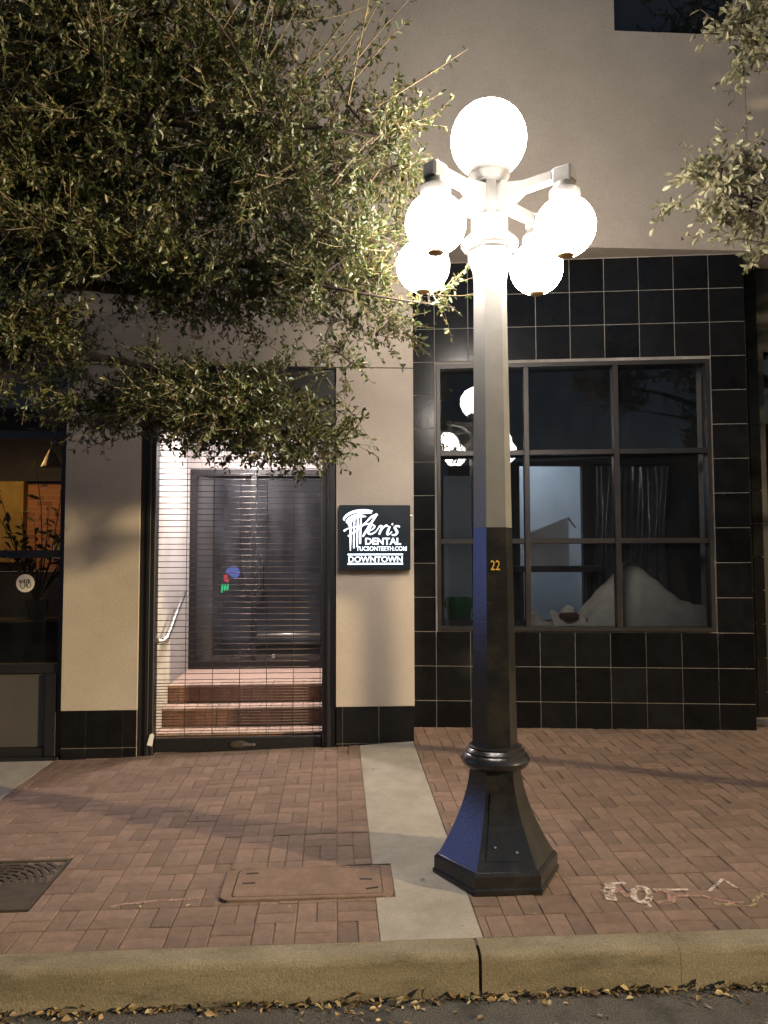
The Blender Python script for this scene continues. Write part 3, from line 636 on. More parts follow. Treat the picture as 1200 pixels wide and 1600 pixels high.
# ------------------------------------------------------------------ black tiled shopfront, turned eight degrees
TH = R(8.0); U = Vector((math.cos(TH), -math.sin(TH), 0)); N = Vector((-math.sin(TH), -math.cos(TH), 0)); P0 = Vector((0.6, 6.15, 0))
def B(u, z, out=0.0): return P0 + U * u + N * out + Vector((0, 0, z))
TM = Matrix(((U.x, -N.x, 0, P0.x), (U.y, -N.y, 0, P0.y), (0, 0, 1, 0), (0, 0, 0, 1)))   # local (u, depth inward, z)
def putB(name, mb, mat, parent, smooth=False):
    mb.v = [tuple(TM @ Vector(v)) for v in mb.v]; return put(name, mb, mat, parent, smooth)
sf = thing('tiled_shopfront', 'black square-tiled shopfront wall with a nine-pane window', 'shopfront', tuple(B(1.3, 0.25)))
wu0, wu1, wz0, wz1 = 0.205, 2.345, 1.026, 3.160
tw = putB('tiled_wall', MB().cells([-0.02, wu0 - 0.004, wu1 + 0.004, 2.628], [0.1, wz0 - 0.004, wz1 + 0.004, 4.006], lambda u, z: wu0 < u < wu1 and wz0 < z < wz1, 0.0, 0.18), 'grout', sf)
us = [-0.02] + [2.360 - 0.2713 * k for k in range(8, -1, -1)] + [2.633]
zt = [0.12, 0.203, 0.474, 0.745, 1.016] + [1.016 + 0.2711 * k for k in range(1, 12)]
for i in range(len(us) - 1):
    for j in range(len(zt) - 1):
        a, b2, c, d = us[i] + 0.0026, us[i + 1] - 0.0026, zt[j] + 0.0026, zt[j + 1] - 0.0026
        if a > wu0 - 0.02 and b2 < wu1 + 0.02 and c > 1.0 and d < wz1 + 0.03: continue
        o = 0.001 * random.random()
        putB('tile', MB().bbox(a, b2, -0.0035 - o, 0.004, c, d, 0.0016), 'black_tile', tw)
wn = putB('window_frame', MB().cells([wu0, wu0 + 0.028, wu1 - 0.028, wu1], [wz0, wz0 + 0.03, wz1 - 0.034, wz1], lambda u, z: wu0 + 0.028 < u < wu1 - 0.028 and wz0 + 0.03 < z < wz1 - 0.034, -0.016, 0.10), 'bronze_frame', sf)
MU, MZ = (0.919, 1.622), (1.731, 2.437)
for u in MU: putB('mullion', MB().bbox(u - 0.021, u + 0.021, -0.012, 0.09, wz0 + 0.03, wz1 - 0.034, 0.003), 'bronze_frame', wn)
uc = [wu0 + 0.028, MU[0] - 0.021, MU[0] + 0.021, MU[1] - 0.021, MU[1] + 0.021, wu1 - 0.028]
for z in MZ:
    for k in (0, 2, 4): putB('transom_bar', MB().bbox(uc[k], uc[k + 1], -0.009, 0.088, z - 0.021, z + 0.021, 0.003), 'bronze_frame', wn)
zc3 = [wz0 + 0.03, MZ[0] - 0.021, MZ[0] + 0.021, MZ[1] - 0.021, MZ[1] + 0.021, wz1 - 0.034]
for k in (0, 2, 4):
    for j in (0, 2, 4):
        u0, u1, z0, z1 = uc[k], uc[k + 1], zc3[j], zc3[j + 1]; um, zm = (u0 + u1) / 2, (z0 + z1) / 2
        f = lambda u, z: (u, 0.045 - (u - um) * math.tan(R(1.6)) + (z - zm) * math.tan(R(2.9)), z)     # panes tilted to steer where the lamp globes reflect
        putB('pane', MB().add([f(u0, z0), f(u1, z0), f(u1, z1), f(u0, z1)], [(0, 1, 2, 3)]), 'shop_glass', wn)
# recess beyond the tiled bay
rc = put('recess_wall', MB().box(3.00, 3.47, 6.075, 6.2, 0.1, 4.006), 'grout', sf)
for j in range(len(zt) - 1):
    for a, b2 in ((3.22, 3.375), (3.375, 3.47)):
        if b2 > 3.40 and zt[j] > 0.9 and zt[j] < 3.2: pass
        put('tile', MB().bbox(a + 0.002, b2 - 0.002, 6.066, 6.078, zt[j] + 0.045, zt[j + 1] + 0.041, 0.002), 'black_tile', rc)
put('side_return', MB().box(3.06, 3.205, 5.84, 6.06, 0.1, 4.006), 'black_tile', sf)
rf = put('side_window', MB().cells([3.472, 3.53, 4.6, 4.66, 5.8], [0.1, 0.5, 3.3, 4.006], lambda x, z: 0.5 < z < 3.3 and (3.53 < x < 4.6 or 4.66 < x < 5.8), 6.10, 6.18), 'dark_metal', sf)
put('pane', MB().add([(3.53, 6.14, 0.5), (5.8, 6.14, 0.5), (5.8, 6.14, 3.3), (3.53, 6.14, 3.3)], [(0, 1, 2, 3)]), 'shop_glass', rf)
put('door_sill', MB().bbox(3.24, 5.6, 5.93, 6.064, 0.2, 0.315, 0.006), 'concrete', sf)

# dark room behind the window
rm = thing('shop_interior', 'dark empty room behind the nine-pane window with a lit doorway', 'room', (2.4, 8.0, 0.6))
put('room_floor', MB().box(0.62, 6.2, 6.4, 11.6, 0.55, 0.62), 'interior_dark', rm)
put('display_shelf', MB().add([tuple(TM @ Vector(v)) for v in ((0.0, 0.19, 1.0), (2.6, 0.19, 1.0), (2.6, 1.0, 1.0), (0, 1.0, 1.0), (0.0, 0.19, 1.03), (2.6, 0.19, 1.03), (2.6, 1.0, 1.03), (0, 1.0, 1.03))], [(0, 3, 2, 1), (4, 5, 6, 7), (0, 1, 5, 4), (1, 2, 6, 5), (2, 3, 7, 6), (3, 0, 4, 7)]), 'interior_dark', rm)
put('room_ceiling', MB().box(0.62, 6.2, 6.36, 11.6, 3.45, 3.55), 'interior_dark', rm)
put('room_wall', MB().box(0.60, 0.64, 6.45, 11.6, 0.6, 3.45), 'interior_wall', rm)
put('room_wall', MB().box(6.2, 6.25, 6.2, 11.6, 0.6, 3.45), 'interior_wall', rm)
put('partition', MB().cells([0.64, 1.24, 1.585, 2.165, 2.925, 6.2], [0.62, 0.80, 1.0, 2.56, 2.685, 3.45], lambda x, z: (1.24 < x < 1.585 and z < 2.56) or (2.165 < x < 2.925 and z < 2.685), 9.0, 9.08), 'interior_dark', rm)
put('back_wall', MB().box(0.64, 6.2, 10.6, 10.7, 0.62, 3.45), 'interior_white', rm)
put('back_partition', MB().box(1.80, 1.86, 9.09, 10.59, 0.62, 3.44), 'interior_white', rm)
put('side_partition', MB().box(3.6, 3.66, 9.09, 10.59, 0.62, 3.44), 'interior_white', rm)
bl = thing('strip_light', 'cool white strip light in the back room behind the window', 'light', (2.4, 9.8, 3.40))
put('housing', MB().bbox(2.05, 2.75, 9.74, 9.86, 3.405, 3.449, 0.004), 'white_card', bl); put('tube', MB().tube([(2.08, 9.8, 3.385), (2.72, 9.8, 3.385)], 0.02, 10), 'back_room_glow', bl, True)
m = bpy.data.materials.new('frosted'); m.use_nodes = True; t = m.node_tree; b = t.nodes['Principled BSDF']; b.inputs['Base Color'].default_value = (0.30, 0.36, 0.42, 1); b.inputs['Roughness'].default_value = 0.5; MATS['frosted'] = m
dp = thing('interior_door', 'dull blue-grey door panel inside the dark room', 'door', (1.41, 8.97, 0.62))
put('leaf', MB().bbox(1.245, 1.58, 8.955, 8.995, 0.63, 2.555, 0.004), 'frosted', dp)
put('handle', MB().tube([(1.53, 8.952, 1.45), (1.53, 8.93, 1.45), (1.48, 8.93, 1.45)], 0.008, 6), 'steel', dp)
cb = thing('cardboard_box', 'pale open carton standing before the lit doorway', 'box', (2.5, 8.8, 1.40))
put('body', MB().add([(2.18, 8.75, 1.5), (2.66, 8.70, 1.5), (2.72, 8.95, 1.5), (2.24, 8.95, 1.5), (2.18, 8.75, 1.86), (2.66, 8.70, 2.06), (2.72, 8.95, 2.06), (2.24, 8.95, 1.86)], [(0, 3, 2, 1), (4, 5, 6, 7), (0, 1, 5, 4), (1, 2, 6, 5), (2, 3, 7, 6), (3, 0, 4, 7)]), 'interior_white', cb)
put('flap', MB().add([(2.66, 8.70, 2.06), (2.72, 8.95, 2.06), (2.80, 8.94, 1.95), (2.75, 8.70, 1.93)], [(0, 1, 2, 3)]), 'cardboard', cb)
wt = thing('work_table', 'dark low table below the carton in the unlit room', 'table', (2.5, 8.7, 0.62))
put('top', MB().bbox(2.0, 3.0, 8.45, 8.98, 1.43, 1.495, 0.005), 'interior_dark', wt)
for x in (2.04, 2.93):
    for y in (8.50, 8.92): put('leg', MB().bbox(x, x + 0.04, y, y + 0.04, 0.62, 1.43, 0.003), 'interior_dark', wt)
# hanging plastic curtain
ct = thing('plastic_curtain', 'hanging creased plastic dust sheet in the dark room', 'curtain', (3.4, 8.8, 0.62))
mb = MB(); n, mrow = 60, 12
for j in range(mrow + 1):
    for i in range(n + 1):
        s = i / n; z = 2.66 - 1.75 * j / mrow
        mb.v.append((3.02 + 0.86 * s + 0.02 * math.sin(j * 0.5 + s * 9), 8.84 + 0.03 * math.sin(s * 29 + 2.2 * math.sin(s * 7) + 0.12 * j) + 0.035 * math.sin(s * 11 + j * 0.25) + 0.012 * math.sin(s * 61 + j * 0.7), z))
mb.f += [(j * (n + 1) + i, j * (n + 1) + i + 1, (j + 1) * (n + 1) + i + 1, (j + 1) * (n + 1) + i) for j in range(mrow) for i in range(n)]
put('sheet', mb, 'plastic_sheet', ct, True)
put('rail', MB().tube([(2.98, 8.84, 2.68), (3.92, 8.84, 2.68)], 0.012, 8), 'dark_metal', ct)
# draped mound on the shelf
dm = thing('draped_pile', 'pale dust sheet draped over a pointed pile on the window shelf', 'dust sheet', tuple(TM @ Vector((2.0, 0.45, 1.03))))
mb = MB(); nu, nv = 56, 18
prof_u = [1.38, 1.42, 1.58, 1.78, 1.81, 1.84, 2.05, 2.20, 2.42, 2.50]; prof_h = [0.0, 0.13, 0.31, 0.525, 0.54, 0.525, 0.33, 0.21, 0.16, 0.0]
for j in range(nv + 1):
    for i in range(nu + 1):
        u = 1.40 + 1.12 * i / nu; q = j / nv
        h = np.interp(u, prof_u, prof_h) * math.sin(math.pi * min(1, 0.06 + q * 0.94)) ** 0.55 if 0 < j < nv else 0
        h += (0.004 * math.sin(u * 31 + q * 5) + 0.004 * math.sin(u * 53 - q * 11)) * (1 if 0 < j < nv and 0 < i < nu else 0)
        v = TM @ Vector((u + 0.03 * math.sin(q * 7), 0.20 + 0.5 * q, 1.032 + max(h, 0))); mb.v.append(tuple(v))
mb.f += [(j * (nu + 1) + i, j * (nu + 1) + i + 1, (j + 1) * (nu + 1) + i + 1, (j + 1) * (nu + 1) + i) for j in range(nv) for i in range(nu)]
put('cloth', mb, 'drop_cloth', dm, True)
pp = thing('folded_paper', 'crumpled sheets of pale paper lying on the window shelf', 'paper', tuple(TM @ Vector((1.2, 0.4, 1.03))))
for k, (a, b2, c, d, h) in enumerate(((0.95, 1.22, 0.22, 0.45, 0.10), (1.15, 1.42, 0.24, 0.50, 0.13), (1.0, 1.36, 0.40, 0.6, 0.16))):
    mb = MB()
    for j in range(5):
        for i in range(9):
            u = a + (b2 - a) * i / 8; w = c + (d - c) * j / 4
            mb.v.append(tuple(TM @ Vector((u, w, 1.034 + 0.004 * k + h * (j / 4) * (0.45 + 0.45 * math.sin(i * 0.8 + k)) + 0.008 * random.random()))))
    mb.f += [(j * 9 + i, j * 9 + i + 1, (j + 1) * 9 + i + 1, (j + 1) * 9 + i) for j in range(4) for i in range(8)]
    put('sheet', mb, 'drop_cloth', pp, True)
put('red_rag', MB().bbox(0, 0.16, 0, 0.1, 0, 0.05, 0.02), 'red_cloth', None); rg = bpy.data.objects['red_rag']; rg.data.transform(Matrix.Translation(TM @ Vector((1.24, 0.30, 1.09))) @ Matrix.Rotation(0.3, 4, 'Z')); tag(rg, 'small dark red rag lying among the papers on the shelf', 'rag')
gb = thing('waste_bin', 'green plastic bin on the floor of the dark room', 'bin', (1.22, 7.7, 0.62))
put('body', MB().lathe([(0.10, 0.62), (0.13, 1.12), (0.14, 1.13), (0.14, 1.16), (0.125, 1.16), (0.09, 0.66)], (1.22, 7.7), 20), 'bin_green', gb)
put('bag', MB().lathe([(0.142, 1.10), (0.146, 1.165), (0.12, 1.20), (0.10, 1.15)], (1.22, 7.7), 16), 'bin_green', gb)

# ------------------------------------------------------------------ left shopfront
ls = thing('dark_shopfront', 'dark framed shop window with grey base panel beside the beige pilaster', 'shopfront', (-3.2, 5.8, 0.15))
bars = [-4.9, -4.84, -3.24, -3.18, -2.028, -1.987]
zb = [0.18, 0.24, 0.775, 0.84, 1.61, 1.665, 2.485, 2.545, 2.985, 3.028]
put('frame', MB().cells([-4.9, -4.84, -3.24, -3.18, -2.028, -1.987], zb, lambda x, z: any(a < x < b for a, b in ((-4.84, -3.24), (-3.18, -2.028))) and any(a < z < b for a, b in ((0.24, 0.775), (0.84, 1.61), (1.665, 2.485), (2.545, 2.985))), W0 + 0.03, W0 + 0.11), 'dark_metal', ls)
for a, b2 in ((-4.838, -3.242), (-3.178, -2.11)): put('base_panel', MB().bbox(a, b2, W0 + 0.05, W0 + 0.09, 0.242, 0.773, 0.003), 'panel_grey', ls)
put('base_post', MB().bbox(-2.108, -2.03, W0 + 0.02, W0 + 0.1, 0.18, 0.773, 0.003), 'dark_metal', ls)
put('threshold', MB().bbox(-4.88, -2.0, W0 + 0.0, W0 + 0.14, 0.10, 0.178, 0.004), 'dark_metal', ls)
for a, b2 in ((-4.84, -3.24), (-3.18, -2.028)):
    for c, d in ((0.84, 1.61), (1.665, 2.485), (2.545, 2.985)):
        put('pane', MB().add([(a, W0 + 0.07, c), (b2, W0 + 0.07, c), (b2, W0 + 0.07, d), (a, W0 + 0.07, d)], [(0, 1, 2, 3)]), 'shop_glass', ls)
# stand-in for the room and street reflections that mix in its glass
li = thing('shop_interior', 'warm lit stand-in for mixed interior and reflections, with a brick wall behind the dark-framed window', 'room', (-3.2, 7.2, 0.2))
put('room_floor', MB().box(-5.4, -1.50, 5.95, 8.6, 0.15, 0.22), 'interior_dark', li); put('room_ceiling', MB().box(-5.4, -1.5, 5.9, 8.7, 3.4, 3.5), 'interior_dark', li)
put('room_wall', MB().box(-5.45, -5.4, 5.95, 8.6, 0.2, 3.4), 'interior_dark', li); put('room_wall', MB().box(-1.52, -1.47, 5.95, 8.6, 0.2, 3.4), 'interior_dark', li)
m = pbr('shop_brick', (0.42, 0.15, 0.06), rough=0.8); t = m.node_tree; bt = _n(t, 'ShaderNodeTexBrick'); tc = _n(t, 'ShaderNodeTexCoord'); mp = _n(t, 'ShaderNodeMapping'); mp.inputs['Rotation'].default_value = (R(90), 0, 0)
bt.inputs['Scale'].default_value = 1.0; bt.inputs['Brick Width'].default_value = 0.18; bt.inputs['Row Height'].default_value = 0.06; bt.inputs['Mortar Size'].default_value = 0.006
bt.inputs['Color1'].default_value = (0.55, 0.24, 0.10, 1); bt.inputs['Color2'].default_value = (0.36, 0.13, 0.06, 1); bt.inputs['Mortar'].default_value = (0.48, 0.32, 0.20, 1)
t.links.new(tc.outputs['Object'], mp.inputs[0]); t.links.new(mp.outputs[0], bt.inputs['Vector']); t.links.new(bt.outputs[0], t.nodes['Principled BSDF'].inputs['Base Color'])
put('back_wall', MB().box(-5.4, -1.52, 8.5, 8.6, 1.46, 2.42), 'shop_brick', li)
put('dark_band_low', MB().box(-5.4, -1.52, 8.49, 8.6, 0.22, 1.455), 'interior_dark', li); put('dark_band_high', MB().box(-5.4, -1.52, 8.40, 8.6, 2.425, 3.4), 'interior_dark', li)  # dark bands stand for the dim lower room and reflected leaves above
put('yellow_wall', MB().box(-5.4, -3.33, 8.38, 8.48, 1.56, 2.42), 'shop_yellow', li)
put('counter', MB().bbox(-5.3, -2.2, 7.0, 7.5, 0.22, 1.05, 0.01), 'interior_dark', li)
for x, z, w, h in ((-3.05, 1.60, 0.14, 0.24), (-2.86, 1.72, 0.10, 0.16)):
    f = thing('picture_frame', 'framed picture hanging on the shop brick wall, ' + ('larger one' if w > 0.12 else 'smaller one'), 'picture', (x, 8.49, z))
    put('frame', MB().cells([x, x + 0.015, x + w - 0.015, x + w], [z, z + 0.015, z + h - 0.015, z + h], lambda a, c: x + 0.015 < a < x + w - 0.015 and z + 0.015 < c < z + h - 0.015, 8.47, 8.498), 'white_card', f)
    put('print', MB().box(x + 0.015, x + w - 0.015, 8.485, 8.495, z + 0.015, z + h - 0.015), 'cardboard', f)
pl = thing('pendant_lamp', 'added pendant lamp, hidden from view, lighting the dark-framed shop', 'lamp', (-3.3, 7.3, 2.6))  # lamp added out of sight to light the stand-in interior
put('cord', MB().tube([(-3.3, 7.3, 3.4), (-3.3, 7.3, 2.86)], 0.005, 6), 'ink', pl); put('shade', MB().lathe([(0.03, 2.88), (0.05, 2.86), (0.13, 2.74), (0.12, 2.745), (0.04, 2.85)], (-3.3, 7.3), 20, caps=False), 'dark_metal', pl)
put('bulb', MB().lathe([(0.01, 2.70), (0.045, 2.72), (0.055, 2.76), (0.03, 2.81)], (-3.3, 7.3), 16), 'shop_glow', pl, True)
pt = thing('pendant_lamp', 'small pale cone lampshade hanging behind the top of the shop window', 'lamp', (-2.62, 7.2, 2.4))
put('shade', MB().lathe([(0.02, 2.60), (0.09, 2.44), (0.085, 2.44), (0.015, 2.59)], (-2.62, 7.2), 18), 'sticker', pt); put('cord', MB().tube([(-2.62, 7.2, 3.4), (-2.62, 7.2, 2.6)], 0.004, 5), 'ink', pt)
ip = thing('reflection_plant', 'dark leafy plant added to stand in for the tree reflected in the shop window', 'plant', (-2.72, 7.2, 1.05))  # added plant, its dark leaves stand in for tree reflections
put('pot', MB().lathe([(0.07, 1.05), (0.10, 1.22), (0.105, 1.23), (0.09, 1.23)], (-2.72, 7.2), 18), 'interior_wall', ip)
# round sticker with cutlery line drawing
sk = thing('round_sticker', 'round pale sticker with fork and spoon line drawing on the shop window', 'sticker', (-2.283, W0 + 0.066, 1.36))
put('disc', MB().add([(-2.283 + 0.066 * math.cos(a), W0 + 0.066 + h, 1.424 + 0.066 * math.sin(a)) for h in (0, 0.002) for a in np.linspace(0, 2 * math.pi, 33)[:-1]], [tuple(range(31, -1, -1))[::-1]] + [(i, (i + 1) % 32, 32 + (i + 1) % 32, 32 + i) for i in range(32)]), 'sticker', sk)
KF = lambda u, v, h: (-2.283 + u * 0.001, W0 + 0.0655 - h, 1.424 + v * 0.001)
for P in ([(-42, 22), (-40, 8), (-30, 4), (-24, 10), (-26, 24)], [(-34, 24), (-33, 6)], [(-33, 5), (-32, -20), (-22, -38), (-8, -34), (-4, -10), (-4, 24), (-9, 26), (-10, 0)],
          [(8, -30), (8, 0), (10, 24), (20, 26), (24, 12), (18, 2)], [(18, 2), (34, 4), (40, -16), (30, -32), (16, -26), (16, -8), (26, 4), (32, 16), (24, 28)]):
    put('line', MB().ribbon(spline(P, 5), 4.5, KF, 0.0008), 'ink', sk)
# blade sign further along the facade, the source of the blue gleam on the lamp post
bs = thing('blade_sign', 'tall blue lit blade sign on the facade beyond the frame', 'sign', (-5.0, 5.45, 1.0))
put('box', MB().bbox(-5.10, -5.0, 5.14, 5.745, 0.98, 3.1, 0.006), 'sign_black', bs)
put('lit_face', MB().bbox(-4.999, -4.985, 5.17, 5.71, 1.02, 3.06, 0.004), 'blue_glow', bs)

# the far side of the street, met only as a reflection in the glass and tiles
def far_block(x0, x1, h, label, mat):
    o = thing('brick_building', label, 'building', ((x0 + x1) / 2, -14.2, 0))
    xs, zs, op = [x0], [0.0], []
    n = int((x1 - x0) / 2.4); w = (x1 - x0) / n
    for i in range(n): xs += [x0 + i * w + 0.55, x0 + (i + 1) * w - 0.55]
    xs.append(x1); zs = [0.0, 0.7, 2.6, 3.6, 5.2, h]
    hole = lambda x, z: (0.55 < (x - x0) % w < w - 0.55) and (0.7 < z < 2.6 or 3.6 < z < 5.2)
    put('wall', MB().cells(xs, zs, hole, -14.6, -14.0), mat, o)
    for i in range(n):
        for a, b_ in ((0.7, 2.6), (3.6, 5.2)): put('window', MB().box(x0 + i * w + 0.56, x0 + (i + 1) * w - 0.56, -14.45, -14.4, a + 0.01, b_ - 0.01), 'black_tile', o)
    put('cornice', MB().bbox(x0, x1, -14.65, -13.85, h + 0.002, h + 0.25, 0.03), mat, o)
far_block(-22, -3.2, 6.2, 'low dark brick block across the street, mirrored in the shop glass', 'step_brick')
far_block(-3.0, 12, 6.6, 'brown block across the street facing the tiled shopfront', 'bark')
far_block(12.2, 40, 6.0, 'long low block across the street farther up the road', 'step_brick')

# ------------------------------------------------------------------ street lamp
LX, LY = 0.735, 3.60; LC = (LX, LY); g0 = gz(LX, LY)
lp = thing('street_lamp', 'five-globe street lamp with white upper post and black hexagonal flared base', 'street lamp', (LX, LY, g0))
def hexp(prof): return MB().lathe(prof, LC, 6, 0.0)
def shadehex(name, prof, mat):
    return smooth_by_angle(put(name, hexp(prof), mat, lp), 40)
pl_ = shadehex('plinth', [(0.292, g0 - 0.02), (0.296, g0 + 0.012), (0.288, g0 + 0.02), (0.288, g0 + 0.068), (0.276, g0 + 0.08), (0.25, g0 + 0.082)], 'lamp_black')
fl = []
for i in range(15):
    s = i / 14; z = g0 + 0.08 + s * 0.40; fl.append((0.118 + 0.140 * (1 - s) ** 1.75 + 0.012 * (1 - s), z))
flb = shadehex('flared_base', fl, 'lamp_black')
# access hatch on the front facet
hz0, hz1 = g0 + 0.12, g0 + 0.38
def facet_r(z): return np.interp(z, [p[1] for p in fl], [p[0] for p in fl]) * math.cos(R(30))
mbh = MB()
zz = np.linspace(hz0, hz1, 7)
for z in zz:
    hw = facet_r(z) * math.tan(R(30)) * 0.72
    mbh.v += [(LX - hw, LY - facet_r(z) - 0.0035, z), (LX + hw, LY - facet_r(z) - 0.0035, z), (LX - hw, LY - facet_r(z) + 0.01, z), (LX + hw, LY - facet_r(z) + 0.01, z)]
for i in range(6):
    a = i * 4; b_ = a + 4; mbh.f += [(a, a + 1, b_ + 1, b_), (a + 2, a, b_, b_ + 2), (a + 1, a + 3, b_ + 3, b_ + 1)]
mbh.f += [(0, 2, 3, 1), (24, 25, 27, 26)]
ht = put('hatch', mbh, 'lamp_black', flb)
for dx, z in ((0.045, g0 + 0.14), (-0.03, g0 + 0.16)): put('hatch_bolt', MB().lathe([(0.006, -0.004), (0.006, 0.002), (0.003, 0.005)], (0, 0), 8), 'steel', None)
for o, (dx, z) in zip([o for o in COL.objects if o.name.startswith('hatch_bolt')], ((0.05, g0 + 0.15), (-0.045, g0 + 0.17))):
    o.data.transform(Matrix.Translation((LX + dx, LY - facet_r(z) - 0.005, z)) @ Matrix.Rotation(R(90), 4, 'X')); attach(o, flb)
cz = g0 + 0.475
smooth_by_angle(put('collar', MB().lathe([(0.118, cz - 0.01), (0.140, cz + 0.0), (0.156, cz + 0.018), (0.160, cz + 0.035), (0.152, cz + 0.052), (0.138, cz + 0.062), (0.138, cz + 0.070), (0.130, cz + 0.078), (0.122, cz + 0.084), (0.122, cz + 0.092), (0.108, cz + 0.098)], LC, 40), 'lamp_black', lp), 30)
zs_, zm_, zt_ = cz + 0.095, 1.749, 2.93
shadehex('lower_post', [(0.106, zs_), (0.092, zm_)], 'lamp_black')
shadehex('upper_post', [(0.0918, zm_ + 0.0005), (0.0795, zt_), (0.084, zt_ + 0.045), (0.099, zt_ + 0.085), (0.106, zt_ + 0.1), (0.106, zt_ + 0.148)], 'lamp_silver')
smooth_by_angle(put('ring', MB().lathe([(0.100, 3.079), (0.112, 3.083), (0.112, 3.092), (0.128, 3.098), (0.137, 3.112), (0.137, 3.124), (0.126, 3.138), (0.110, 3.144), (0.110, 3.152), (0.092, 3.160)], LC, 40), 'lamp_silver', lp), 35)
smooth_by_angle(put('hub', MB().lathe([(0.088, 3.158), (0.088, 3.240), (0.080, 3.250), (0.062, 3.252)], LC, 40), 'lamp_silver', lp), 35)
put('stem', MB().lathe([(0.060, 3.251), (0.060, 3.418)], LC, 8, R(22.5)), 'lamp_silver', lp)
fit = smooth_by_angle(put('fitter', MB().lathe([(0.052, 3.415), (0.075, 3.420), (0.080, 3.432), (0.098, 3.45), (0.102, 3.462), (0.102, 3.496), (0.092, 3.50)], LC, 32), 'lamp_silver', lp), 35)
def uvs(c, r, n=36, mrow=20, cut=-1.0):
    prof = [(max(r * math.cos(a), 0.001), c[2] + r * math.sin(a)) for a in np.linspace(-math.pi / 2, math.pi / 2, mrow + 1) if math.sin(a) >= cut]
    return MB().lathe(prof, (c[0], c[1]), n)
put('globe', uvs((LX, LY, 3.640), 0.183), 'globe_glow', lp, True)
AR = 0.388
for k, a in enumerate((-139.5, -40.5, 40.5, 139.5)):
    ca, sa = math.cos(R(a)), math.sin(R(a))
    F = lambda r, s, z: (LX + ca * r - sa * s, LY + sa * r + ca * s, z)
    prof = [(0.045, 3.255), (0.075, 3.262), (0.185, 3.325), (0.335, 3.330), (0.335, 3.372), (0.19, 3.370), (0.045, 3.400)]
    h = 0.026; n = len(prof); mb = MB()
    mb.add([F(r, s, z) for s in (-h, h) for r, z in prof], [tuple(range(n - 1, -1, -1)), tuple(range(n, 2 * n))] + [(i, (i + 1) % n, n + (i + 1) % n, n + i) for i in range(n)])
    arm = put('arm', mb, 'lamp_silver', lp)
    bx = MB().bbox(AR - 0.047, AR + 0.047, -0.040, 0.040, 3.302, 3.378, 0.010); bx.v = [F(*v) for v in bx.v]
    put('arm_end', bx, 'lamp_silver', arm)
    gxk, gyk = LX + ca * AR, LY + sa * AR
    smooth_by_angle(put('socket', MB().lathe([(0.050, 3.225), (0.066, 3.222), (0.070, 3.235), (0.070, 3.268), (0.055, 3.285), (0.045, 3.302)], (gxk, gyk), 28), 'lamp_silver', arm), 35)
    gl_ = put('globe', uvs((gxk, gyk, 3.103), 0.136), 'globe_glow', lp, True)
    smooth_by_angle(put('end_cap', MB().lathe([(0.006, 2.9635), (0.030, 2.9645), (0.038, 2.9700), (0.038, 2.974)], (gxk, gyk), 20), 'cap_bronze', gl_), 35)
zf = 1.552; rf_ = np.interp(zf + 0.025, [zs_, zm_], [0.106, 0.092]) * math.cos(R(30))
mb, w = text_mb('22', 0.064, lambda u, v, h: (u, v, h), 0.0, 0.0015, 0.72)
mb.v = [(LX - 0.030 + v[0], LY - rf_ - 0.0022 + (v[1] - 0.02) * 0.0 - v[2], zf + v[1]) for v in mb.v]
tag(put('number', mb, 'paint_yellow', lp), 'yellow painted number 22')

# ------------------------------------------------------------------ trees
def leaf_geo(P, D, Nn, ln, wd_):
    """P base, D direction, Nn normal (unit arrays) -> vertex and face arrays, two folded quads a leaf"""
    S = np.cross(D, Nn); S /= np.linalg.norm(S, axis=1)[:, None] + 1e-9; Nn = np.cross(S, D)
    l = ln[:, None]; w = wd_[:, None]
    pts = [P, P + D * l * 0.30 + S * w * 0.40 + Nn * w * 0.16, P + D * l * 0.68 + S * w * 0.5 + Nn * w * 0.2, P + D * l - Nn * l * 0.08, P + D * l * 0.68 - S * w * 0.5 + Nn * w * 0.2, P + D * l * 0.30 - S * w * 0.40 + Nn * w * 0.16]
    V = np.stack(pts, 1).reshape(-1, 3); b = np.arange(len(P))[:, None] * 6
    Fc = np.concatenate([b + np.array([0, 1, 2, 3]), b + np.array([0, 3, 4, 5])], 0)
    return V, Fc
def np_mesh(name, V, Fc):
    me = bpy.data.meshes.new(name); n = len(Fc); k = Fc.shape[1]
    me.vertices.add(len(V)); me.vertices.foreach_set('co', V.astype(np.float32).ravel())
    me.loops.add(n * k); me.loops.foreach_set('vertex_index', Fc.astype(np.int32).ravel())
    me.polygons.add(n); me.polygons.foreach_set('loop_start', np.arange(0, n * k, k, dtype=np.int32))
    me.update(calc_edges=True); me.validate(); return me
def unit(v): return v / (np.linalg.norm(v, axis=-1, keepdims=True) + 1e-9)
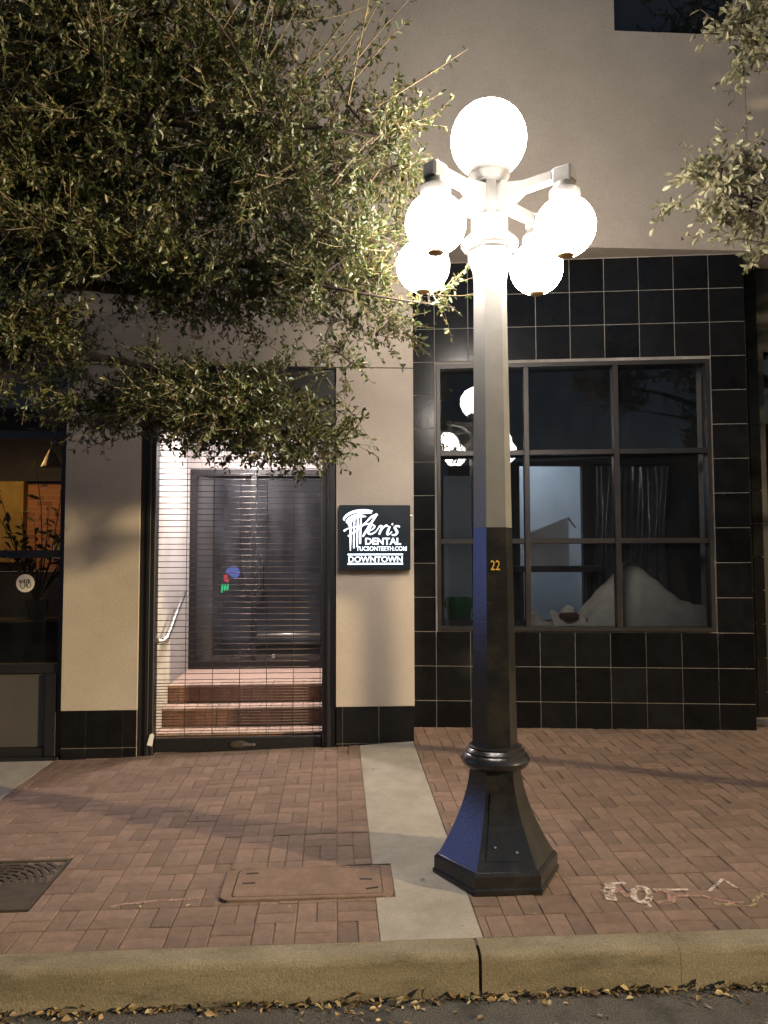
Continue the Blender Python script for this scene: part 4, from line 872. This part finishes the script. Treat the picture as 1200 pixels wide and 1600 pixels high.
def make_tree(name, label, trunk, limbs, lobes, leafmat, leaf_len, shoots=()):
    root = thing(name, label, 'tree', trunk[0][0])
    pts, rad = trunk; put('trunk', MB().tube(spline(pts, 5), list(np.interp(np.linspace(0, 1, (len(pts) - 1) * 5 + 1), np.linspace(0, 1, len(rad)), rad)), 12), 'bark', root, True)
    nodes = []
    for lp_, r0, r1 in limbs:
        sp = spline(lp_, 8); put('limb', MB().tube(sp, list(np.linspace(r0, r1, len(sp))), 8), 'bark', root, True)
        nodes += sp[4:]
    nodes = np.array(nodes); nl = len(nodes)
    anch = []; reach = []
    for c, r, n, tw in lobes:
        d = unit(rng.normal(size=(n, 3))); q = rng.random(n) ** (1 / 2.4)
        # lumpy outline
        lump = 0.82 + 0.22 * np.sin(d[:, 0] * 5 + c[0] * 3) * np.sin(d[:, 2] * 6 + c[2]) + 0.14 * rng.normal(size=n)
        p = np.array(c) + d * np.array(r) * (q * np.clip(lump, 0.45, 1.15))[:, None]
        p[:, 1] = np.minimum(p[:, 1], 5.6)
        anch.append(p); reach += [(c, tw)] * n
    anch = np.concatenate(anch); dist = np.array([np.min(np.sum((nodes - a) ** 2, 1)) for a in anch]); order = np.argsort(dist)
    allp = np.concatenate([nodes, np.zeros_like(anch)]); cnt = nl; par = np.zeros(len(anch), int); pos_of = {}
    for k in order:
        d = np.sum((allp[:cnt] - anch[k]) ** 2, 1); par[k] = int(np.argmin(d)); allp[cnt] = anch[k]; pos_of[cnt] = k; cnt += 1
    desc = np.ones(cnt); 
    for c_ in range(cnt - 1, nl - 1, -1): desc[par[pos_of[c_]]] += desc[c_]
    br = MB(); tw_mb = MB(); LP, LD, LN, LL = [], [], [], []
    idx_of = {v: k for k, v in pos_of.items()}
    for k in order:
        me_ = idx_of[k]; a = Vector(allp[par[k]]); b = Vector(anch[k]); r = 0.0028 * math.sqrt(desc[me_]); mid = (a + b) / 2 + Vector(rng.normal(size=3)) * 0.1 * (b - a).length
        if (b - a).length < 0.005: continue
        br.tube([a, mid, b], [min(r * 1.3, 0.03), min(r * 1.1, 0.027), min(r, 0.024)], 4, cap=False)
        c, tw = reach[k]; out = unit(np.array(b) - np.array(c)); lead = unit(np.array(b - a))
        for _ in range(int(tw)):
            d = unit(out * 0.5 + lead * 0.5 + rng.normal(size=3) * 0.55 + np.array([0, 0, -0.08])); L_ = rng.uniform(0.10, 0.24)
            bend = rng.normal(size=3) * 0.18; n = int(L_ / 0.0165)
            t = np.sort(rng.random(n) * 0.9 + 0.1); p = np.array(b)[None] + (d[None] * t[:, None] + bend[None] * (t ** 2)[:, None]) * L_
            tw_mb.tube([b, b + Vector((d * 0.5 + bend * 0.25) * L_), b + Vector((d + bend) * L_)], [0.0019, 0.0015, 0.0009], 3, cap=False)
            ld = unit(d[None] * 0.55 + rng.normal(size=(n, 3)) * 0.75); LP.append(p); LD.append(ld)
            LN.append(unit(rng.normal(size=(n, 3)) * 0.8 + np.array([0, 0, 0.7]))); LL.append(np.full(n, 1.0) * rng.uniform(0.65, 1.2, n))
    sh_mb = MB()
    for a, b, dens in shoots:            # long bare whips with a few leaves
        a, b = np.array(a), np.array(b); L_ = np.linalg.norm(b - a); bend = rng.normal(size=3) * 0.10 * L_
        P = [a + (b - a) * t + bend * math.sin(t * 2.2) for t in np.linspace(0, 1, 7)]
        sh_mb.tube(P, list(np.linspace(0.0042, 0.0014, 7)), 4, cap=False)
        n = int(L_ / 0.03 * dens); t = rng.uniform(0.15, 1, n); p = a + (b - a) * t[:, None] + bend * np.sin(t * 2.2)[:, None]
        LP.append(p); LD.append(unit(unit(b - a)[None] * 0.7 + rng.normal(size=(n, 3)) * 0.6)); LN.append(unit(rng.normal(size=(n, 3)) + np.array([0, 0, 0.5]))); LL.append(rng.uniform(0.7, 1.25, n))
    P, D, Nn, S = np.concatenate(LP), np.concatenate(LD), np.concatenate(LN), np.concatenate(LL)
    ln = leaf_len * S; V, Fc = leaf_geo(P, D, Nn, ln, ln * rng.uniform(0.34, 0.5, len(ln)))
    cr = put('crown', np_mesh('crown', V, Fc), leafmat, root); cr['kind'] = 'stuff'
    o = put('branches', br, 'bark', root, True); o['kind'] = 'stuff'
    o = put('twigs', tw_mb, 'shoot_bark', root); o['kind'] = 'stuff'
    if sh_mb.v: o = put('whips', sh_mb, 'shoot_bark', root); o['kind'] = 'stuff'
    return root, len(P)
T0 = (-2.45, 3.85)
trunkL = ([(T0[0], T0[1], 0.10), (T0[0] + 0.03, T0[1] + 0.02, 0.9), (T0[0] + 0.0, T0[1] + 0.05, 1.7), (T0[0] + 0.08, T0[1] + 0.08, 2.4), (T0[0] + 0.12, T0[1] + 0.1, 3.0)], [0.13, 0.10, 0.095, 0.09, 0.07])
top = (T0[0] + 0.1, T0[1] + 0.1, 2.6)
limbsL = [([top, (-2.0, 4.05, 3.0), (-1.5, 4.25, 3.12), (-1.1, 4.35, 3.13), (-0.55, 4.35, 3.28), (-0.05, 4.3, 3.2)], 0.055, 0.010),
          ([(-2.3, 4.0, 2.5), (-1.8, 4.3, 2.7), (-1.3, 4.45, 2.75), (-0.8, 4.45, 2.6), (-0.3, 4.4, 2.42)], 0.035, 0.007),
          ([(-2.35, 3.95, 2.9), (-2.0, 4.1, 3.6), (-1.5, 4.2, 4.1), (-0.9, 4.2, 4.5), (-0.2, 4.1, 4.6)], 0.05, 0.010),
          ([(-2.35, 3.95, 2.9), (-2.2, 4.0, 3.8), (-2.0, 4.1, 4.8), (-1.6, 4.2, 5.5)], 0.05, 0.012),
          ([(-1.5, 4.2, 4.1), (-0.8, 4.0, 3.9), (-0.2, 3.9, 3.85), (0.3, 3.9, 3.8)], 0.03, 0.006),
          ([(-0.55, 4.35, 3.28), (-0.1, 4.15, 3.1), (0.3, 4.0, 2.98), (0.62, 3.95, 2.92)], 0.012, 0.003)]
lobesL = [((-1.15, 4.25, 4.25), (1.15, 1.0, 0.95), 640, 7), ((-2.0, 4.2, 4.6), (1.0, 1.1, 1.3), 260, 6), ((-0.85, 4.2, 5.25), (1.0, 0.9, 0.75), 130, 6),
          ((-0.35, 4.2, 3.75), (0.62, 0.7, 0.5), 180, 6), ((-0.75, 4.4, 3.18), (0.75, 0.6, 0.16), 100, 6), ((-0.02, 4.2, 3.25), (0.42, 0.45, 0.26), 95, 6),
          ((-1.75, 4.2, 3.55), (0.6, 0.7, 0.42), 190, 7), ((-1.25, 4.1, 3.25), (0.5, 0.5, 0.16), 80, 6),
          ((-0.72, 4.4, 2.50), (0.62, 0.55, 0.24), 165, 6), ((-0.25, 4.4, 2.30), (0.42, 0.35, 0.13), 52, 6), ((-1.75, 4.3, 2.85), (0.42, 0.6, 0.32), 120, 6), ((-1.35, 4.4, 2.45), (0.36, 0.3, 0.10), 36, 6),
          ((0.32, 4.0, 3.75), (0.22, 0.45, 0.40), 46, 5), ((0.5, 3.97, 2.98), (0.15, 0.1, 0.05), 7, 4), ((0.02, 4.4, 2.72), (0.16, 0.2, 0.22), 10, 4), ((0.22, 4.5, 3.02), (0.30, 0.35, 0.13), 16, 4), ((0.1, 4.7, 3.35), (0.30, 0.4, 0.16), 20, 4)]
shootsL = []
for k in range(64):
    a = np.array([rng.uniform(-0.6, 0.25), rng.uniform(3.7, 4.3), rng.uniform(3.5, 4.3)]); d = unit(np.array([rng.uniform(0.1, 0.9), rng.normal() * 0.25, rng.uniform(0.3, 1.0)]))
    shootsL.append((a, a + d * rng.uniform(0.3, 0.7), 0.75))
shootsL += [((-0.2, 4.4, 2.85), (0.18, 4.35, 2.30), 0.8), ((-0.5, 4.4, 2.9), (-0.05, 4.4, 2.65), 0.6), ((0.1, 4.2, 3.15), (0.45, 4.2, 2.86), 0.9), ((-0.1, 4.1, 3.15), (0.16, 4.1, 2.85), 0.9)]
_, nleaf = make_tree('street_tree', 'leafy evergreen street tree hanging over the shuttered entrance and the lamp', trunkL, limbsL, lobesL, 'oak_leaf', 0.035, shootsL)
T1 = (4.4, 3.7)
trunkR = ([(T1[0], T1[1], 0.10), (T1[0] + 0.02, T1[1], 1.0), (T1[0] - 0.03, T1[1] + 0.02, 2.0), (T1[0] - 0.02, T1[1], 2.8)], [0.085, 0.062, 0.06, 0.05])
limbsR = [([(4.38, 3.7, 2.4), (3.6, 3.8, 3.1), (2.9, 3.9, 3.45), (2.5, 4.0, 3.55), (2.12, 4.0, 3.6)], 0.04, 0.005), ([(4.38, 3.7, 2.6), (3.5, 3.8, 3.9), (2.8, 3.9, 4.4), (2.3, 4.0, 4.5)], 0.04, 0.006),
          ([(4.38, 3.7, 2.6), (4.5, 3.7, 3.6), (4.5, 3.6, 4.6), (4.8, 3.4, 6.2)], 0.045, 0.01), ([(3.6, 3.8, 3.1), (3.0, 4.0, 3.2), (2.45, 4.05, 3.32)], 0.015, 0.004)]
lobesR = [((2.10, 4.0, 3.64), (0.28, 0.2, 0.15), 20, 4), ((2.32, 4.0, 3.60), (0.22, 0.22, 0.17), 20, 4), ((2.30, 4.0, 4.56), (0.20, 0.2, 0.24), 24, 4), ((2.40, 4.05, 3.38), (0.16, 0.12, 0.04), 6, 3),
          ((3.3, 3.7, 4.1), (0.5, 0.9, 0.8), 110, 4), ((3.45, 4.2, 2.95), (0.55, 0.5, 0.62), 210, 6), ((4.3, 3.4, 4.2), (1.4, 1.6, 1.15), 520, 5), ((4.7, 3.1, 5.7), (1.8, 2.0, 1.5), 520, 5), ((4.9, 3.2, 7.4), (1.9, 2.0, 1.7), 560, 5)]  # unseen crown lobes added to shade the pilaster and upper wall
make_tree('street_tree', 'tree with lamplight put into its pale leaf colour, whose branch tips reach in beside the upper wall', trunkR, limbsR, lobesR, 'lamplit_leaf', 0.05, [((2.3, 4.0, 3.6), (1.95, 4.0, 3.75), 0.9), ((2.2, 4.0, 3.5), (1.98, 4.0, 3.42), 0.9), ((2.45, 4.05, 3.32), (2.05, 4.05, 3.27), 0.4)])

limbsF = [([(8.0, 3.6, 2.5), (7.4, 3.5, 3.4), (6.9, 3.4, 4.6)], 0.05, 0.012), ([(8.0, 3.6, 2.5), (8.3, 3.5, 3.8), (8.2, 3.4, 5.6)], 0.05, 0.012)]
make_tree('street_tree', 'unseen street tree added to shade the upper wall, farther up the kerb beyond the photo edge', ([(8.0, 3.6, 0.1), (8.02, 3.6, 1.2), (8.0, 3.6, 2.7)], [0.1, 0.075, 0.06]), limbsF,
          [((7.3, 3.2, 4.3), (1.5, 1.7, 1.3), 420, 5), ((7.6, 3.2, 6.0), (2.0, 2.0, 1.6), 520, 5), ((6.1, 3.5, 6.0), (0.9, 1.2, 1.7), 330, 6), ((7.8, 3.2, 7.8), (1.9, 2.0, 1.6), 420, 5)], 'oak_leaf', 0.062)  # crown added out of view to block sun from the upper wall

stm = MB(); pp_, pd_ = [], []
for k in range(16):
    a = np.array([-2.72, 7.2, 1.2]); d = unit(np.array([rng.normal() * 0.32, rng.normal() * 0.25, 1.0])); L_ = rng.uniform(0.6, 1.15); bend = rng.normal(size=3) * 0.12
    stm.tube([Vector(a + (d * t + bend * t * t) * L_) for t in (0, 0.35, 0.7, 1)], [0.006, 0.005, 0.004, 0.002], 5, cap=False)
    for t in np.linspace(0.35, 1, 9): pp_.append(a + (d * t + bend * t * t) * L_); pd_.append(unit(d * 0.4 + rng.normal(size=3) * 0.7))
V, Fc = leaf_geo(np.array(pp_), np.array(pd_), unit(rng.normal(size=(len(pp_), 3)) * 0.6 + np.array([0, 0, 0.8])), rng.uniform(0.06, 0.12, len(pp_)), rng.uniform(0.025, 0.045, len(pp_)))
put('stems', stm, 'bark', ip)['kind'] = 'stuff'; put('leaves', np_mesh('leaves', V, Fc), 'oak_leaf', ip)['kind'] = 'stuff'

# ------------------------------------------------------------------ fallen leaves
LPs, LDs, LNs, LLs = [], [], [], []
n = 700
x = rng.uniform(-2.2, 2.6, n); dens = 0.2 + 0.8 * np.clip(0.35 + 0.5 * np.sin(x * 4.3 + 1) + 0.45 * np.sin(x * 11) + 0.3 * np.sin(x * 27), 0, 1)
y = 2.892 - np.abs(rng.normal(0, 0.028, n)) * dens * 1.6 - 0.002; z = 0.006 + rng.random(n) * 0.028 * np.exp(-(2.892 - y) / 0.03) * dens
LPs.append(np.stack([x, y, z], 1)); d = rng.normal(size=(n, 3)); d[:, 2] *= 0.35; LDs.append(unit(d)); LNs.append(unit(rng.normal(size=(n, 3)) * 0.5 + np.array([0, 0, 1]))); LLs.append(rng.uniform(0.5, 1.15, n))
n = 110; x = rng.uniform(-1.6, 2.4, n); y = 2.84 - rng.random(n) ** 1.7 * 0.5
LPs.append(np.stack([x, y, np.full(n, 0.005)], 1)); d = rng.normal(size=(n, 3)); d[:, 2] = np.abs(d[:, 2]) * 0.1; LDs.append(unit(d)); LNs.append(unit(rng.normal(size=(n, 3)) * 0.15 + np.array([0, 0, 1]))); LLs.append(rng.uniform(0.4, 1.0, n))
P, D, Nn, S = map(np.concatenate, (LPs, LDs, LNs, LLs)); V, Fc = leaf_geo(P, D, Nn, 0.034 * S, 0.018 * S)
o = put('leaf_litter', np_mesh('leaf_litter', V, Fc), 'dry_leaf'); tag(o, 'dry yellow and brown fallen leaves gathered in the gutter along the kerb', 'leaf litter', kind='stuff')
n = 70; x = rng.uniform(-1.6, 2.6, n); y = rng.uniform(3.05, 5.4, n); z = np.array([gz(a, b) for a, b in zip(x, y)]) + 0.004
d = rng.normal(size=(n, 3)); d[:, 2] = np.abs(d[:, 2]) * 0.1; V, Fc = leaf_geo(np.stack([x, y, z], 1), unit(d), unit(rng.normal(size=(n, 3)) * 0.2 + np.array([0, 0, 1])), rng.uniform(0.008, 0.026, n), rng.uniform(0.006, 0.012, n))
o = put('leaf_litter', np_mesh('leaf_litter', V, Fc), 'dry_leaf'); tag(o, 'scattered small dry leaf bits lying about the brick pavement', 'leaf litter', kind='stuff')
print('leaves', nleaf, 'objects', len(COL.objects))
